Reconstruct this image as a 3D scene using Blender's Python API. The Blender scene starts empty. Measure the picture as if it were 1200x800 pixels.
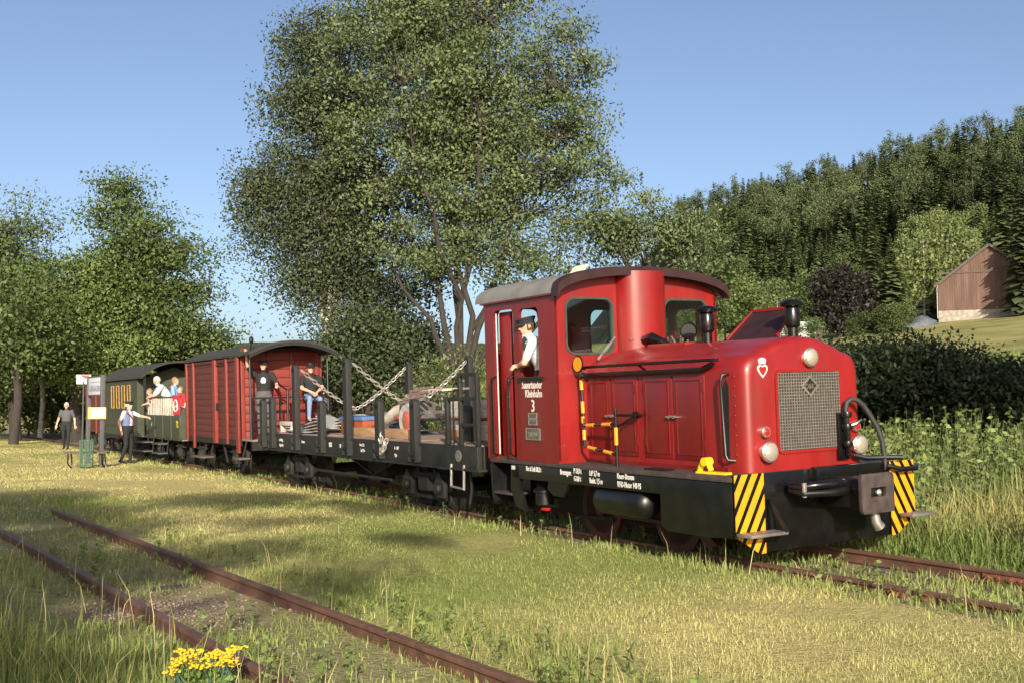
import bpy, bmesh, math, random
import numpy as np
from math import sin, cos, pi, radians, sqrt, atan2
from mathutils import Vector, Matrix

# ------------------------------------------------------------------ camera, world, sun, exposure
scene = bpy.context.scene
COL = scene.collection
cam_data = bpy.data.cameras.new('camera'); cam = bpy.data.objects.new('camera', cam_data); COL.objects.link(cam)
cam_data.sensor_width = 36.0; cam_data.lens = 36.0 * 1295 / 1200; cam_data.clip_end = 6000; cam_data.clip_start = .05
CAM_H, PITCH = 1.58, .0571
cam.location = (0, 0, CAM_H); cam.rotation_euler = (pi / 2 + PITCH, 0, 0)
scene.camera = cam
SUN_EL, SUN_AZ = radians(20.5), radians(-84)        # azimuth of the direction towards the sun, measured from +X
world = bpy.data.worlds.new('World'); scene.world = world; world.use_nodes = True
wn = world.node_tree; bg = wn.nodes['Background']
sky = wn.nodes.new('ShaderNodeTexSky'); sky.sky_type = 'NISHITA'; sky.sun_disc = False
sky.sun_elevation = SUN_EL; sky.sun_rotation = pi / 2 - SUN_AZ
sky.air_density = .6; sky.dust_density = 2.2; sky.ozone_density = .6
wn.links.new(sky.outputs[0], bg.inputs['Color']); bg.inputs['Strength'].default_value = .115
sl = bpy.data.lights.new('sun', 'SUN'); sl.energy = 5.0; sl.angle = radians(.55); sl.color = (1, .90, .75)
sun = bpy.data.objects.new('sun', sl); COL.objects.link(sun)
sd = Vector((cos(SUN_AZ) * cos(SUN_EL), sin(SUN_AZ) * cos(SUN_EL), sin(SUN_EL)))
sun.rotation_euler = sd.to_track_quat('Z', 'Y').to_euler(); sun.location = sd * 60
scene.render.engine = 'CYCLES'
scene.view_settings.view_transform = 'Standard'; scene.view_settings.look = 'None'
scene.view_settings.gamma = 1; scene.view_settings.exposure = .72; scene.view_settings.use_curve_mapping = False
scene.cycles.max_bounces = 6; scene.cycles.transparent_max_bounces = 8
RNG = np.random.default_rng(7); random.seed(7)

# ------------------------------------------------------------------ helpers: materials
MATS = {}
def _nodes(name):
    m = bpy.data.materials.new(name); m.use_nodes = True
    return m, m.node_tree, m.node_tree.nodes['Principled BSDF']
def pm(name, col, rough=.5, metal=0, var=.15, vs=6, bump=0, bs=60, dirt=None, damt=.4, ds=1.5, coat=0, stretch=None, spec=.5):
    """painted / worn surface: base colour with fine grain, blotchy dirt with its own shape, fine relief"""
    m, t, b = _nodes(name); N = t.nodes; L = t.links
    tc = N.new('ShaderNodeTexCoord'); src = tc.outputs['Object']
    if stretch:
        mp = N.new('ShaderNodeMapping'); mp.inputs['Scale'].default_value = stretch; L.new(src, mp.inputs[0]); src = mp.outputs[0]
    n1 = N.new('ShaderNodeTexNoise'); n1.inputs['Scale'].default_value = vs; n1.inputs['Detail'].default_value = 6; L.new(src, n1.inputs['Vector'])
    r1 = N.new('ShaderNodeMix'); r1.data_type = 'RGBA'
    r1.inputs[6].default_value = (*[c * (1 - var) for c in col], 1); r1.inputs[7].default_value = (*[min(1, c * (1 + var)) for c in col], 1)
    mr = N.new('ShaderNodeMapRange'); mr.inputs[1].default_value = .3; mr.inputs[2].default_value = .7; L.new(n1.outputs[0], mr.inputs[0])
    L.new(mr.outputs[0], r1.inputs[0]); out = r1.outputs[2]
    rr = N.new('ShaderNodeMapRange'); rr.inputs[3].default_value = max(0, rough - .08); rr.inputs[4].default_value = min(1, rough + .12); L.new(n1.outputs[0], rr.inputs[0]); L.new(rr.outputs[0], b.inputs['Roughness'])
    if dirt:
        n2 = N.new('ShaderNodeTexNoise'); n2.inputs['Scale'].default_value = ds; n2.inputs['Detail'].default_value = 9; n2.inputs['Roughness'].default_value = .68; L.new(src, n2.inputs['Vector'])
        m2 = N.new('ShaderNodeMapRange'); m2.inputs[1].default_value = .47; m2.inputs[2].default_value = .72; m2.inputs[4].default_value = damt; L.new(n2.outputs[0], m2.inputs[0])
        r2 = N.new('ShaderNodeMix'); r2.data_type = 'RGBA'; r2.inputs[7].default_value = (*dirt, 1); L.new(m2.outputs[0], r2.inputs[0]); L.new(out, r2.inputs[6]); out = r2.outputs[2]
    L.new(out, b.inputs['Base Color']); b.inputs['Metallic'].default_value = metal
    b.inputs['Specular IOR Level'].default_value = spec
    if coat: b.inputs['Coat Weight'].default_value = coat; b.inputs['Coat Roughness'].default_value = .12
    if bump:
        n3 = N.new('ShaderNodeTexNoise'); n3.inputs['Scale'].default_value = bs; n3.inputs['Detail'].default_value = 5; L.new(src, n3.inputs['Vector'])
        bp = N.new('ShaderNodeBump'); bp.inputs['Strength'].default_value = bump; bp.inputs['Distance'].default_value = .02; L.new(n3.outputs[0], bp.inputs['Height']); L.new(bp.outputs[0], b.inputs['Normal'])
    MATS[name] = m; return m
def foliage(name, trans=.3, rough=.55, tint=(1, 1, 1), spec=.35):
    """leaf or blade surface: colour per leaf from the mesh attribute, some light passes through"""
    m, t, b = _nodes(name); N = t.nodes; L = t.links
    at = N.new('ShaderNodeAttribute'); at.attribute_name = 'Col'
    mx = N.new('ShaderNodeMix'); mx.data_type = 'RGBA'; mx.blend_type = 'MULTIPLY'; mx.inputs[0].default_value = 1; mx.inputs[7].default_value = (*tint, 1)
    oi = N.new('ShaderNodeObjectInfo'); hs = N.new('ShaderNodeHueSaturation')
    mr = N.new('ShaderNodeMapRange'); mr.inputs[3].default_value = .78; mr.inputs[4].default_value = 1.2; L.new(oi.outputs['Random'], mr.inputs[0]); L.new(mr.outputs[0], hs.inputs['Value'])
    L.new(at.outputs['Color'], mx.inputs[6]); L.new(mx.outputs[2], hs.inputs['Color'])
    L.new(hs.outputs[0], b.inputs['Base Color']); b.inputs['Roughness'].default_value = rough; b.inputs['Specular IOR Level'].default_value = spec
    tr = N.new('ShaderNodeBsdfTranslucent'); L.new(hs.outputs[0], tr.inputs[0])
    ms = N.new('ShaderNodeMixShader'); ms.inputs[0].default_value = trans; L.new(b.outputs[0], ms.inputs[1]); L.new(tr.outputs[0], ms.inputs[2])
    L.new(ms.outputs[0], N['Material Output'].inputs['Surface']); MATS[name] = m; return m
def glass(name, tint=(.9, .95, .93), opac=.12):
    m, t, b = _nodes(name); N = t.nodes; L = t.links
    tp = N.new('ShaderNodeBsdfTransparent'); tp.inputs[0].default_value = (*tint, 1)
    gl = N.new('ShaderNodeBsdfGlossy'); gl.inputs['Roughness'].default_value = .02
    fr = N.new('ShaderNodeFresnel'); fr.inputs[0].default_value = 1.5
    ms = N.new('ShaderNodeMixShader'); L.new(fr.outputs[0], ms.inputs[0]); L.new(tp.outputs[0], ms.inputs[1]); L.new(gl.outputs[0], ms.inputs[2])
    L.new(ms.outputs[0], N['Material Output'].inputs['Surface']); MATS[name] = m; return m

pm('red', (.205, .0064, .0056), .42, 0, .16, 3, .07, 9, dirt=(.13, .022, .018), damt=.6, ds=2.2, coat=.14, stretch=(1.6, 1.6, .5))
pm('red_side_shaded', (.145, .0055, .0066), .33, 0, .18, 2.2, .07, 9, dirt=(.09, .016, .014), damt=.7, ds=1.8, coat=.2, stretch=(1.8, 1.8, .4))  # same red as the front, darkened for the grazing light on the sides
pm('red_dark', (.028, .010, .010), .45, 0, .2, 5)
pm('red_wheel', (.05, .008, .006), .6, 0, .3, 9, dirt=(.012, .009, .007), damt=.7, ds=6)  # red darkened, shade under the frame put into the colour
pm('black', (.004, .004, .004), .36, 0, .3, 6, .05, 40, dirt=(.017, .014, .011), damt=.4, ds=3)
pm('black_gloss', (.0035, .0035, .004), .24, 0, .3, 6, dirt=(.014, .011, .009), damt=.25, ds=4)
pm('black_matt', (.005, .0045, .004), .75, 0, .3, 8, .1, 60, dirt=(.02, .014, .011), damt=.5, ds=4)
pm('footplate', (.045, .033, .03), .6, 0, .3, 10, .1, 80, dirt=(.085, .055, .042), damt=.5, ds=5)
pm('yellow', (.62, .26, .008), .4, 0, .08, 8, dirt=(.25, .13, .04), damt=.35, ds=6)
pm('bright_yellow', (.72, .50, .01), .42, 0, .1, 8)
pm('white_paint', (.62, .60, .55), .5, 0, .08, 8, dirt=(.35, .3, .24), damt=.5, ds=5)
pm('chrome', (.62, .58, .52), .28, .9, .1, 8)
pm('steel', (.30, .28, .26), .45, .7, .25, 9, dirt=(.12, .08, .05), damt=.5, ds=6)
pm('grille_wire', (.19, .17, .145), .5, .35, .2, 20, dirt=(.16, .12, .09), damt=.4, ds=5)
pm('lens', (.42, .36, .29), .2, .4, .06, 12, .3, 90, coat=.8)
pm('red_lens', (.45, .012, .012), .15, 0, .1, 10, coat=.6)
pm('roof_grey', (.17, .165, .155), .62, 0, .18, 4, .1, 30, dirt=(.12, .10, .08), damt=.5, ds=3)
pm('roof_felt', (.024, .023, .021), .85, 0, .25, 6, .25, 60, dirt=(.05, .046, .038), damt=.5, ds=2)
pm('cab_inside', (.30, .27, .20), .7, 0, .12, 5, dirt=(.15, .12, .08), damt=.5, ds=4)
pm('rubber', (.02, .02, .02), .6, 0, .2, 10)
pm('window_rubber', (.03, .043, .034), .6, 0, .2, 10)
pm('box_red', (.085, .015, .011), .6, 0, .25, 5, .12, 60, dirt=(.05, .016, .012), damt=.75, ds=1.6, stretch=(1, 1, 3))
pm('box_red_frame', (.165, .018, .011), .55, 0, .15, 5, .06, 40, dirt=(.18, .03, .02), damt=.5, ds=3)
pm('wagon_grey', (.0085, .0092, .0078), .6, 0, .28, 6, .1, 50, dirt=(.03, .023, .018), damt=.5, ds=3)
pm('stake', (.010, .0105, .010), .7, 0, .25, 7, .2, 50, dirt=(.026, .021, .017), damt=.5, ds=4, stretch=(3, 3, .6))
pm('plank', (.20, .14, .115), .85, 0, .25, 5, .3, 40, dirt=(.15, .10, .08), damt=.6, ds=3, stretch=(3, 1, 3))
pm('beam_wood', (.36, .21, .10), .8, 0, .25, 5, .3, 40, dirt=(.2, .13, .08), damt=.5, ds=3, stretch=(.7, 4, 4))
pm('crate_white', (.48, .44, .37), .8, 0, .16, 6, .25, 60, dirt=(.33, .28, .21), damt=.7, ds=4, stretch=(.8, 3, 4))
pm('rust', (.20, .065, .035), .85, .1, .35, 12, .3, 60, dirt=(.09, .035, .022), damt=.8, ds=8)
pm('rail_rust', (.12, .056, .035), .75, .1, .35, 10, .3, 50, dirt=(.05, .027, .018), damt=.8, ds=5)
pm('rail_top', (.16, .082, .055), .55, .25, .35, 14, .15, 50, dirt=(.08, .04, .026), damt=.6, ds=6)
pm('chain', (.40, .37, .33), .45, .55, .15, 12, dirt=(.3, .2, .13), damt=.4, ds=9)
pm('coach_green', (.036, .044, .024), .5, 0, .2, 4, .06, 40, dirt=(.04, .038, .028), damt=.5, ds=2)
pm('varnish', (.50, .27, .07), .4, 0, .15, 6)
pm('dark_inside', (.020, .018, .016), .8, 0, .2, 5)
pm('grey_post', (.055, .055, .06), .6, 0, .2, 8, dirt=(.07, .06, .05), damt=.5, ds=4)
pm('sign_white', (.52, .53, .54), .5, 0, .05, 8, dirt=(.5, .48, .44), damt=.3, ds=4)
pm('sign_blue', (.18, .20, .30), .5, 0, .1, 8)
pm('orange_sign', (.85, .42, .05), .5, 0, .05, 8)
pm('cream', (.62, .57, .44), .55, 0, .08, 8)
pm('basket_green', (.05, .11, .07), .6, 0, .2, 8)
pm('bench_wood', (.085, .065, .05), .75, 0, .3, 8, .2, 50)
pm('sleeper', (.105, .085, .07), .95, 0, .35, 6, .5, 40, dirt=(.06, .05, .04), damt=.7, ds=3, stretch=(1, 5, 5))
pm('stone', (.30, .27, .23), .9, 0, .3, 3, .4, 20, dirt=(.16, .14, .11), damt=.6, ds=2)
pm('barn_wood', (.125, .074, .056), .9, 0, .3, 2.5, .3, 20, dirt=(.07, .05, .042), damt=.65, ds=.8, stretch=(1, 1, .12))
pm('slate', (.055, .055, .06), .7, 0, .25, 3, .2, 20)
pm('bark', (.036, .029, .023), .95, 0, .3, 5, .7, 30, dirt=(.02, .017, .014), damt=.7, ds=3, stretch=(3, 3, .7))
pm('bark_birch', (.42, .39, .35), .85, 0, .2, 4, .4, 30, dirt=(.05, .045, .04), damt=.95, ds=3.5, stretch=(1, 1, 2.5))
pm('bark_pine', (.20, .105, .065), .95, 0, .3, 3, .5, 20, dirt=(.09, .055, .04), damt=.6, ds=1)
pm('skin', (.56, .30, .21), .55, 0, .08, 20)
pm('hair_grey', (.42, .40, .37), .7, 0, .2, 30); pm('hair_brown', (.07, .04, .022), .7, 0, .2, 30); pm('hair_fair', (.24, .13, .06), .7, 0, .2, 30)
for nm, c in (('c_white', (.56, .57, .60)), ('c_blue', (.115, .155, .27)), ('c_navy', (.018, .02, .03)), ('c_black', (.012, .012, .013)), ('c_grey', (.075, .072, .075)), ('c_denim', (.16, .22, .36)), ('c_skyblue', (.19, .30, .52)), ('c_red', (.52, .02, .03)), ('c_pink', (.62, .30, .26)), ('c_maroon', (.16, .012, .02)), ('c_beige', (.42, .36, .28))):
    pm(nm, c, .85, 0, .14, 18, .3, 35)
pm('orange_box', (.26, .06, .02), .5, 0, .1, 8); pm('blue_plastic', (.07, .13, .26), .5, 0, .1, 8)
pm('canvas', (.46, .41, .34), .9, 0, .15, 6, .4, 25, dirt=(.35, .28, .2), damt=.4, ds=5)
pm('silver_sheet', (.60, .59, .57), .4, .5, .12, 6, .3, 15)
pm('engine_grey', (.13, .12, .11), .6, .4, .3, 12, dirt=(.05, .035, .025), damt=.6, ds=8)
pm('tyre_pale', (.36, .34, .31), .9, 0, .15, 9); pm('faded_red', (.36, .09, .06), .7, 0, .2, 9, dirt=(.3, .2, .15), damt=.5, ds=6)
pm('tarp_grey', (.06, .072, .09), .6, 0, .15, 2, .3, 6)
pm('flower_yellow', (.70, .42, .01), .6, 0, .1, 20)
pm('greenhouse', (.33, .37, .33), .35, 0, .2, 3); pm('shed_green', (.035, .13, .10), .6, 0, .1, 3)
foliage('leaf', .30); foliage('grass', .32, .6); foliage('needle', .12, .65)
glass('glass')

# ------------------------------------------------------------------ helpers: meshes
class MB:
    """collects shapes; build() links them as one mesh object"""
    def __init__(s): s.v = []; s.f = []
    def add(s, vs, fs):
        o = len(s.v); s.v += [tuple(p) for p in vs]; s.f += [tuple(i + o for i in f) for f in fs]; return s
    def box(s, x0, x1, y0, y1, z0, z1):
        return s.add([(x, y, z) for x in (x0, x1) for y in (y0, y1) for z in (z0, z1)],
                     [(0, 1, 3, 2), (4, 6, 7, 5), (0, 4, 5, 1), (2, 3, 7, 6), (0, 2, 6, 4), (1, 5, 7, 3)])
    def bar(s, p, q, w, h=None, up=(0, 0, 1)):
        """rectangular bar from p to q"""
        h = h or w; p, q = Vector(p), Vector(q); d = (q - p).normalized(); up = Vector(up)
        if abs(d.dot(up)) > .95: up = Vector((1, 0, 0))
        x = d.cross(up).normalized(); y = x.cross(d)
        vs = [c + x * (a * w / 2) + y * (b * h / 2) for c in (p, q) for a, b in ((-1, -1), (1, -1), (1, 1), (-1, 1))]
        return s.add(vs, [(0, 1, 2, 3), (7, 6, 5, 4), (0, 4, 5, 1), (1, 5, 6, 2), (2, 6, 7, 3), (3, 7, 4, 0)])
    def prism(s, pts, ext):
        """planar outline (3D points) pushed along ext"""
        n = len(pts); e = Vector(ext); a = [Vector(p) for p in pts]; b = [p + e for p in a]
        return s.add(a + b, [tuple(range(n - 1, -1, -1)), tuple(range(n, 2 * n))] + [(i, (i + 1) % n, n + (i + 1) % n, n + i) for i in range(n)])
    def tube(s, path, r, n=8, closed=False, cap=True):
        P = [Vector(p) for p in path]; m = len(P); R = r if isinstance(r, (list, tuple)) else [r] * m
        prev = None; rings = []
        for i in range(m):
            if closed: d = P[(i + 1) % m] - P[i - 1]
            else: d = P[min(i + 1, m - 1)] - P[max(i - 1, 0)]
            d.normalize()
            if prev is None:
                u = d.orthogonal().normalized()
            else:
                u = prev - d * prev.dot(d)
                if u.length < 1e-5: u = d.orthogonal()
                u.normalize()
            prev = u; w = d.cross(u)
            rings.append([P[i] + (u * cos(2 * pi * k / n) + w * sin(2 * pi * k / n)) * R[i] for k in range(n)])
        vs = [p for g in rings for p in g]; fs = []
        for i in range(m if closed else m - 1):
            a, b = i * n, ((i + 1) % m) * n
            fs += [(a + k, a + (k + 1) % n, b + (k + 1) % n, b + k) for k in range(n)]
        if cap and not closed: fs += [tuple(range(n - 1, -1, -1)), tuple(range((m - 1) * n, m * n))]
        return s.add(vs, fs)
    def lathe(s, prof, o=(0, 0, 0), axis=(0, 0, 1), n=20, cap=True):
        o = Vector(o); ax = Vector(axis).normalized(); u = ax.orthogonal().normalized(); w = ax.cross(u)
        vs = [o + ax * h + (u * cos(2 * pi * k / n) + w * sin(2 * pi * k / n)) * max(r, 1e-4) for r, h in prof for k in range(n)]; m = len(prof)
        fs = [(i * n + k, i * n + (k + 1) % n, (i + 1) * n + (k + 1) % n, (i + 1) * n + k) for i in range(m - 1) for k in range(n)]
        if cap: fs += [tuple(range(n - 1, -1, -1)), tuple(range((m - 1) * n, m * n))]
        return s.add(vs, fs)
    def loft(s, rings, cap=True):
        n = len(rings[0]); m = len(rings); vs = [p for r in rings for p in r]
        fs = [(i * n + k, i * n + (k + 1) % n, (i + 1) * n + (k + 1) % n, (i + 1) * n + k) for i in range(m - 1) for k in range(n)]
        if cap: fs += [tuple(range(n - 1, -1, -1)), tuple(range((m - 1) * n, m * n))]
        return s.add(vs, fs)
    def ell(s, c, r, n=10, m=7):
        c = Vector(c); rings = []
        for i in range(m + 1):
            t = pi * i / m; z = -cos(t); q = max(sin(t), .02)
            rings.append([c + Vector((r[0] * q * cos(2 * pi * k / n), r[1] * q * sin(2 * pi * k / n), r[2] * z)) for k in range(n)])
        return s.loft(rings)
    def holes(s, outer, inners, ext):
        """flat plate with openings: outlines are 3D point lists in one plane, thickness ext"""
        bm = bmesh.new(); e = Vector(ext); edges = []
        for loop in [outer] + list(inners):
            vs = [bm.verts.new(p) for p in loop]
            for i in range(len(vs)): edges.append(bm.edges.new((vs[i], vs[(i + 1) % len(vs)])))
        bmesh.ops.triangle_fill(bm, use_beauty=True, use_dissolve=False, edges=edges)
        r = bmesh.ops.extrude_face_region(bm, geom=bm.faces[:])
        for g in r['geom']:
            if isinstance(g, bmesh.types.BMVert): g.co += e
        bmesh.ops.recalc_face_normals(bm, faces=bm.faces[:])
        bm.verts.index_update(); s.add([v.co[:] for v in bm.verts], [tuple(v.index for v in f.verts) for f in bm.faces]); bm.free(); return s
    def mesh(s, name, bevel=0, smooth=False, segs=2):
        me = bpy.data.meshes.new(name); me.from_pydata(s.v, [], s.f)
        bm = bmesh.new(); bm.from_mesh(me); bmesh.ops.recalc_face_normals(bm, faces=bm.faces[:])
        if bevel:
            es = [e for e in bm.edges if len(e.link_faces) == 2 and e.calc_face_angle(0) > .6]
            bmesh.ops.bevel(bm, geom=es, offset=bevel, segments=segs, profile=.6, affect='EDGES', clamp_overlap=True)
        bm.to_mesh(me); bm.free()
        if smooth or bevel:
            me.polygons.foreach_set('use_smooth', [True] * len(me.polygons)); me.set_sharp_from_angle(angle=radians(38))
        return me
    def build(s, name, mat, parent=None, bevel=0, smooth=False, segs=2):
        return link(name, s.mesh(name, bevel, smooth, segs), mat, parent)
def link(name, me, mat, parent=None):
    o = bpy.data.objects.new(name, me); COL.objects.link(o)
    if mat is not None and not len(me.materials): me.materials.append(MATS[mat] if isinstance(mat, str) else mat)
    if parent: o.parent = parent
    return o
def tag(o, label=None, cat=None, group=None, kind=None):
    if label: o['label'] = label
    if cat: o['category'] = cat
    if group: o['group'] = group
    if kind: o['kind'] = kind
    return o
def empty(name, M=None, loc=None, rz=0):
    o = bpy.data.objects.new(name, None); COL.objects.link(o); o.empty_display_size = .3
    if M is not None: o.matrix_world = M
    else: o.location = loc or (0, 0, 0); o.rotation_euler = (0, 0, rz)
    return o
def copy_tree(o, parent=None):
    c = o.copy(); COL.objects.link(c); c.parent = parent
    if parent is not None: c.matrix_parent_inverse = o.matrix_parent_inverse
    for ch in list(o.children): copy_tree(ch, c)
    return c
_font = {}
def lettering(text, parent, org, xd, yd, size, mat, sx=.7, name='lettering', thick=.0015, align='LEFT', bold=0):
    cu = bpy.data.curves.new('lettering', 'FONT'); cu.body = text; cu.size = size; cu.extrude = thick; cu.align_x = align; cu.resolution_u = 2; cu.offset = bold
    to = bpy.data.objects.new('t', cu); COL.objects.link(to)
    me = bpy.data.meshes.new_from_object(to.evaluated_get(bpy.context.evaluated_depsgraph_get())); bpy.data.objects.remove(to); bpy.data.curves.remove(cu)
    me.materials.clear(); x = Vector(xd).normalized(); y = Vector(yd).normalized(); z = x.cross(y)
    M = Matrix(((x[0] * sx, y[0], z[0], org[0]), (x[1] * sx, y[1], z[1], org[1]), (x[2] * sx, y[2], z[2], org[2]), (0, 0, 0, 1)))
    me.transform(M); me.name = name
    return link(name, me, mat, parent)
def bulk(name, verts, faces4, mat, cols=None, parent=None, tri=None, smooth=False):
    """big mesh from numpy arrays; cols = colour per vertex"""
    me = bpy.data.meshes.new(name); nv = len(verts); me.vertices.add(nv); me.vertices.foreach_set('co', np.asarray(verts, np.float32).ravel())
    idx = []; st = []; tot = []; p = 0
    for arr in (faces4, tri):
        if arr is None or not len(arr): continue
        arr = np.asarray(arr, np.int32); k = arr.shape[1]; idx.append(arr.ravel()); st.append(p + np.arange(len(arr)) * k); tot.append(np.full(len(arr), k)); p += arr.size
    idx = np.concatenate(idx); st = np.concatenate(st); tot = np.concatenate(tot)
    me.loops.add(len(idx)); me.loops.foreach_set('vertex_index', idx.astype(np.int32)); me.polygons.add(len(st)); me.polygons.foreach_set('loop_start', st.astype(np.int32)); me.polygons.foreach_set('loop_total', tot.astype(np.int32))
    if smooth: me.polygons.foreach_set('use_smooth', np.ones(len(st), bool))
    me.update(calc_edges=True)
    if cols is not None:
        a = me.color_attributes.new('Col', 'FLOAT_COLOR', 'POINT'); c = np.ones((nv, 4), np.float32); c[:, :3] = cols; a.data.foreach_set('color', c.ravel())
    return link(name, me, mat, parent)

# ------------------------------------------------------------------ the lie of the land
LX, LY, YAW, CANT = 3.265, 11.45, -1.031, .036
AX = Vector((cos(YAW), sin(YAW), 0)); BX0 = Vector((-AX.y, AX.x, 0)); ZZ = Vector((0, 0, 1))
BX = BX0 * cos(CANT) + ZZ * sin(CANT); NX = -BX0 * sin(CANT) + ZZ * cos(CANT); ORG = Vector((LX, LY, 0))
def rail_frame(s0=0):
    """local frame on the main track: x along the track towards the engine's nose, y across, z up from rail top"""
    o = ORG + AX * s0
    return Matrix(((AX.x, BX.x, NX.x, o.x), (AX.y, BX.y, NX.y, o.y), (AX.z, BX.z, NX.z, o.z), (0, 0, 0, 1)))
SN = np.array((.83, .558)); SN = SN / np.linalg.norm(SN); SD = np.array((SN[1], -SN[0])); E_NEAR, E_FAR = 2.52, 3.66; E_MID = (E_NEAR + E_FAR) / 2
_lat = np.random.default_rng(3).random((256, 256))
def vnoise(x, y, sc, ox=0.0):
    x = np.asarray(x, float) * sc + 37.3 + ox; y = np.asarray(y, float) * sc + 91.7 + ox * .7
    xi = np.floor(x).astype(int); yi = np.floor(y).astype(int); fx = x - xi; fy = y - yi; fx = fx * fx * (3 - 2 * fx); fy = fy * fy * (3 - 2 * fy)
    g = lambda i, j: _lat[i % 256, j % 256]
    return (g(xi, yi) * (1 - fx) + g(xi + 1, yi) * fx) * (1 - fy) + (g(xi, yi + 1) * (1 - fx) + g(xi + 1, yi + 1) * fx) * fy
def fbm(x, y, sc, n=4, ox=0.0): return sum(vnoise(x, y, sc * 2 ** i, ox + i * 11) * .5 ** i for i in range(n)) / (2 - .5 ** (n - 1))
def sstep(a, b, x): t = np.clip((np.asarray(x, float) - a) / (b - a), 0, 1); return t * t * (3 - 2 * t)
def track_d(x, y): return (np.asarray(x, float) - LX) * BX0.x + (np.asarray(y, float) - LY) * BX0.y
def siding_e(x, y): return np.asarray(x, float) * SN[0] + np.asarray(y, float) * SN[1] - E_MID
def terr(x, y):
    x = np.asarray(x, float); y = np.asarray(y, float); d = track_d(x, y); e = siding_e(x, y)
    z = -.045 + .05 * (fbm(x, y, .35, 3) - .5) * sstep(1.0, 2.0, np.abs(d))
    z = z - .085 * np.exp(-(d / 1.1) ** 4)
    z = z - .075 * np.exp(-(e / 1.0) ** 4) * sstep(26, 20, y) * sstep(-20, -12, x)
    dd = np.maximum(d - 1.7, 0)
    z = z + .118 * np.minimum(dd, 110) * sstep(0, 5, dd) + .25 * (fbm(x, y, .12, 3, 5) - .5) * sstep(1, 8, dd)
    t = np.minimum(np.maximum(d - 112, 0), 152) - .08 * np.maximum(d - 264, 0)
    z = z + np.maximum(.235 * t + .0009 * np.clip(t, 0, 260) ** 2, 0) * sstep(33, 62, x)
    return z
def T1(x, y): return float(terr(np.array([x]), np.array([y]))[0])
def pix(u, v, depth): return np.array(((u - 600) * depth / 1295., depth, CAM_H + (474 - v) * depth / 1295.))

# the ground: one sheet to the horizon, finer near the rails
un = np.linspace(-1, 1, 330); gx = 1.5 + 5.2 * np.sinh(un * 6.3) * (1 + 0 * un)
vn = np.linspace(-.62, 1, 360); gy = 9 + 6.5 * np.sinh(vn * 5.9)
GX, GY = np.meshgrid(gx, gy); GZ = terr(GX, GY)
nx_, ny_ = len(gx), len(gy); gi = np.arange(nx_ * ny_).reshape(ny_, nx_)
gf = np.stack([gi[:-1, :-1], gi[:-1, 1:], gi[1:, 1:], gi[1:, :-1]], -1).reshape(-1, 4)
dG = track_d(GX, GY); eG = siding_e(GX, GY)
soil = np.maximum(np.exp(-(dG / 1.05) ** 4) * .85, np.exp(-(eG / .8) ** 4) * (GY < 24) * .55)
pit = np.exp(-(((GX + 2.95) * .78 + (GY - 9.35) * .62) / .95) ** 2 - (((GX + 2.95) * -.62 + (GY - 9.35) * .78) / .55) ** 2)
soil = np.clip(np.maximum(soil, pit * 1.3) + (fbm(GX, GY, 1.2) - .5) * .5 * (soil > .03), 0, 1)
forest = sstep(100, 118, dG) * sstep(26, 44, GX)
meadow = sstep(3, 9, dG)
straw = np.clip((fbm(GX, GY, .28, 4, 3) - .29) * 3.2, 0, 1)
cl = np.array((.21, .235, .065)) * (1 - straw[..., None]) + np.array((.40, .35, .14)) * straw[..., None]
cm = np.array((.15, .17, .045)) * (1 - straw[..., None] * .8) + np.array((.36, .31, .12)) * straw[..., None] * .8
c = cl * (1 - meadow[..., None]) + cm * meadow[..., None]
c = c * (1 - soil[..., None]) + np.array((.19, .145, .11)) * soil[..., None]
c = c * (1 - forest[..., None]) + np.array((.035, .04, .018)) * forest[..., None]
pm('ground', (.2, .2, .06), .95)
def ground_mat():
    m, t, b = _nodes('ground_cover'); N = t.nodes; L = t.links
    at = N.new('ShaderNodeAttribute'); at.attribute_name = 'Col'; tc = N.new('ShaderNodeTexCoord')
    n = N.new('ShaderNodeTexNoise'); n.inputs['Scale'].default_value = 9; n.inputs['Detail'].default_value = 8; n.inputs['Roughness'].default_value = .7; L.new(tc.outputs['Object'], n.inputs['Vector'])
    mr = N.new('ShaderNodeMapRange'); mr.inputs[1].default_value = .25; mr.inputs[2].default_value = .75; mr.inputs[3].default_value = .55; mr.inputs[4].default_value = 1.4; L.new(n.outputs[0], mr.inputs[0])
    mx = N.new('ShaderNodeVectorMath'); mx.operation = 'SCALE'; L.new(at.outputs['Color'], mx.inputs[0]); L.new(mr.outputs[0], mx.inputs['Scale']); L.new(mx.outputs[0], b.inputs['Base Color'])
    b.inputs['Roughness'].default_value = .95; b.inputs['Specular IOR Level'].default_value = .15
    n2 = N.new('ShaderNodeTexNoise'); n2.inputs['Scale'].default_value = 30; n2.inputs['Detail'].default_value = 6; L.new(tc.outputs['Object'], n2.inputs['Vector'])
    bp = N.new('ShaderNodeBump'); bp.inputs['Strength'].default_value = .8; bp.inputs['Distance'].default_value = .04; L.new(n2.outputs[0], bp.inputs['Height']); L.new(bp.outputs[0], b.inputs['Normal']); MATS['ground_cover'] = m
ground_mat()
tag(bulk('ground', np.stack([GX, GY, GZ], -1).reshape(-1, 3), gf, 'ground_cover', c.reshape(-1, 3), smooth=True), kind='structure')

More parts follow.
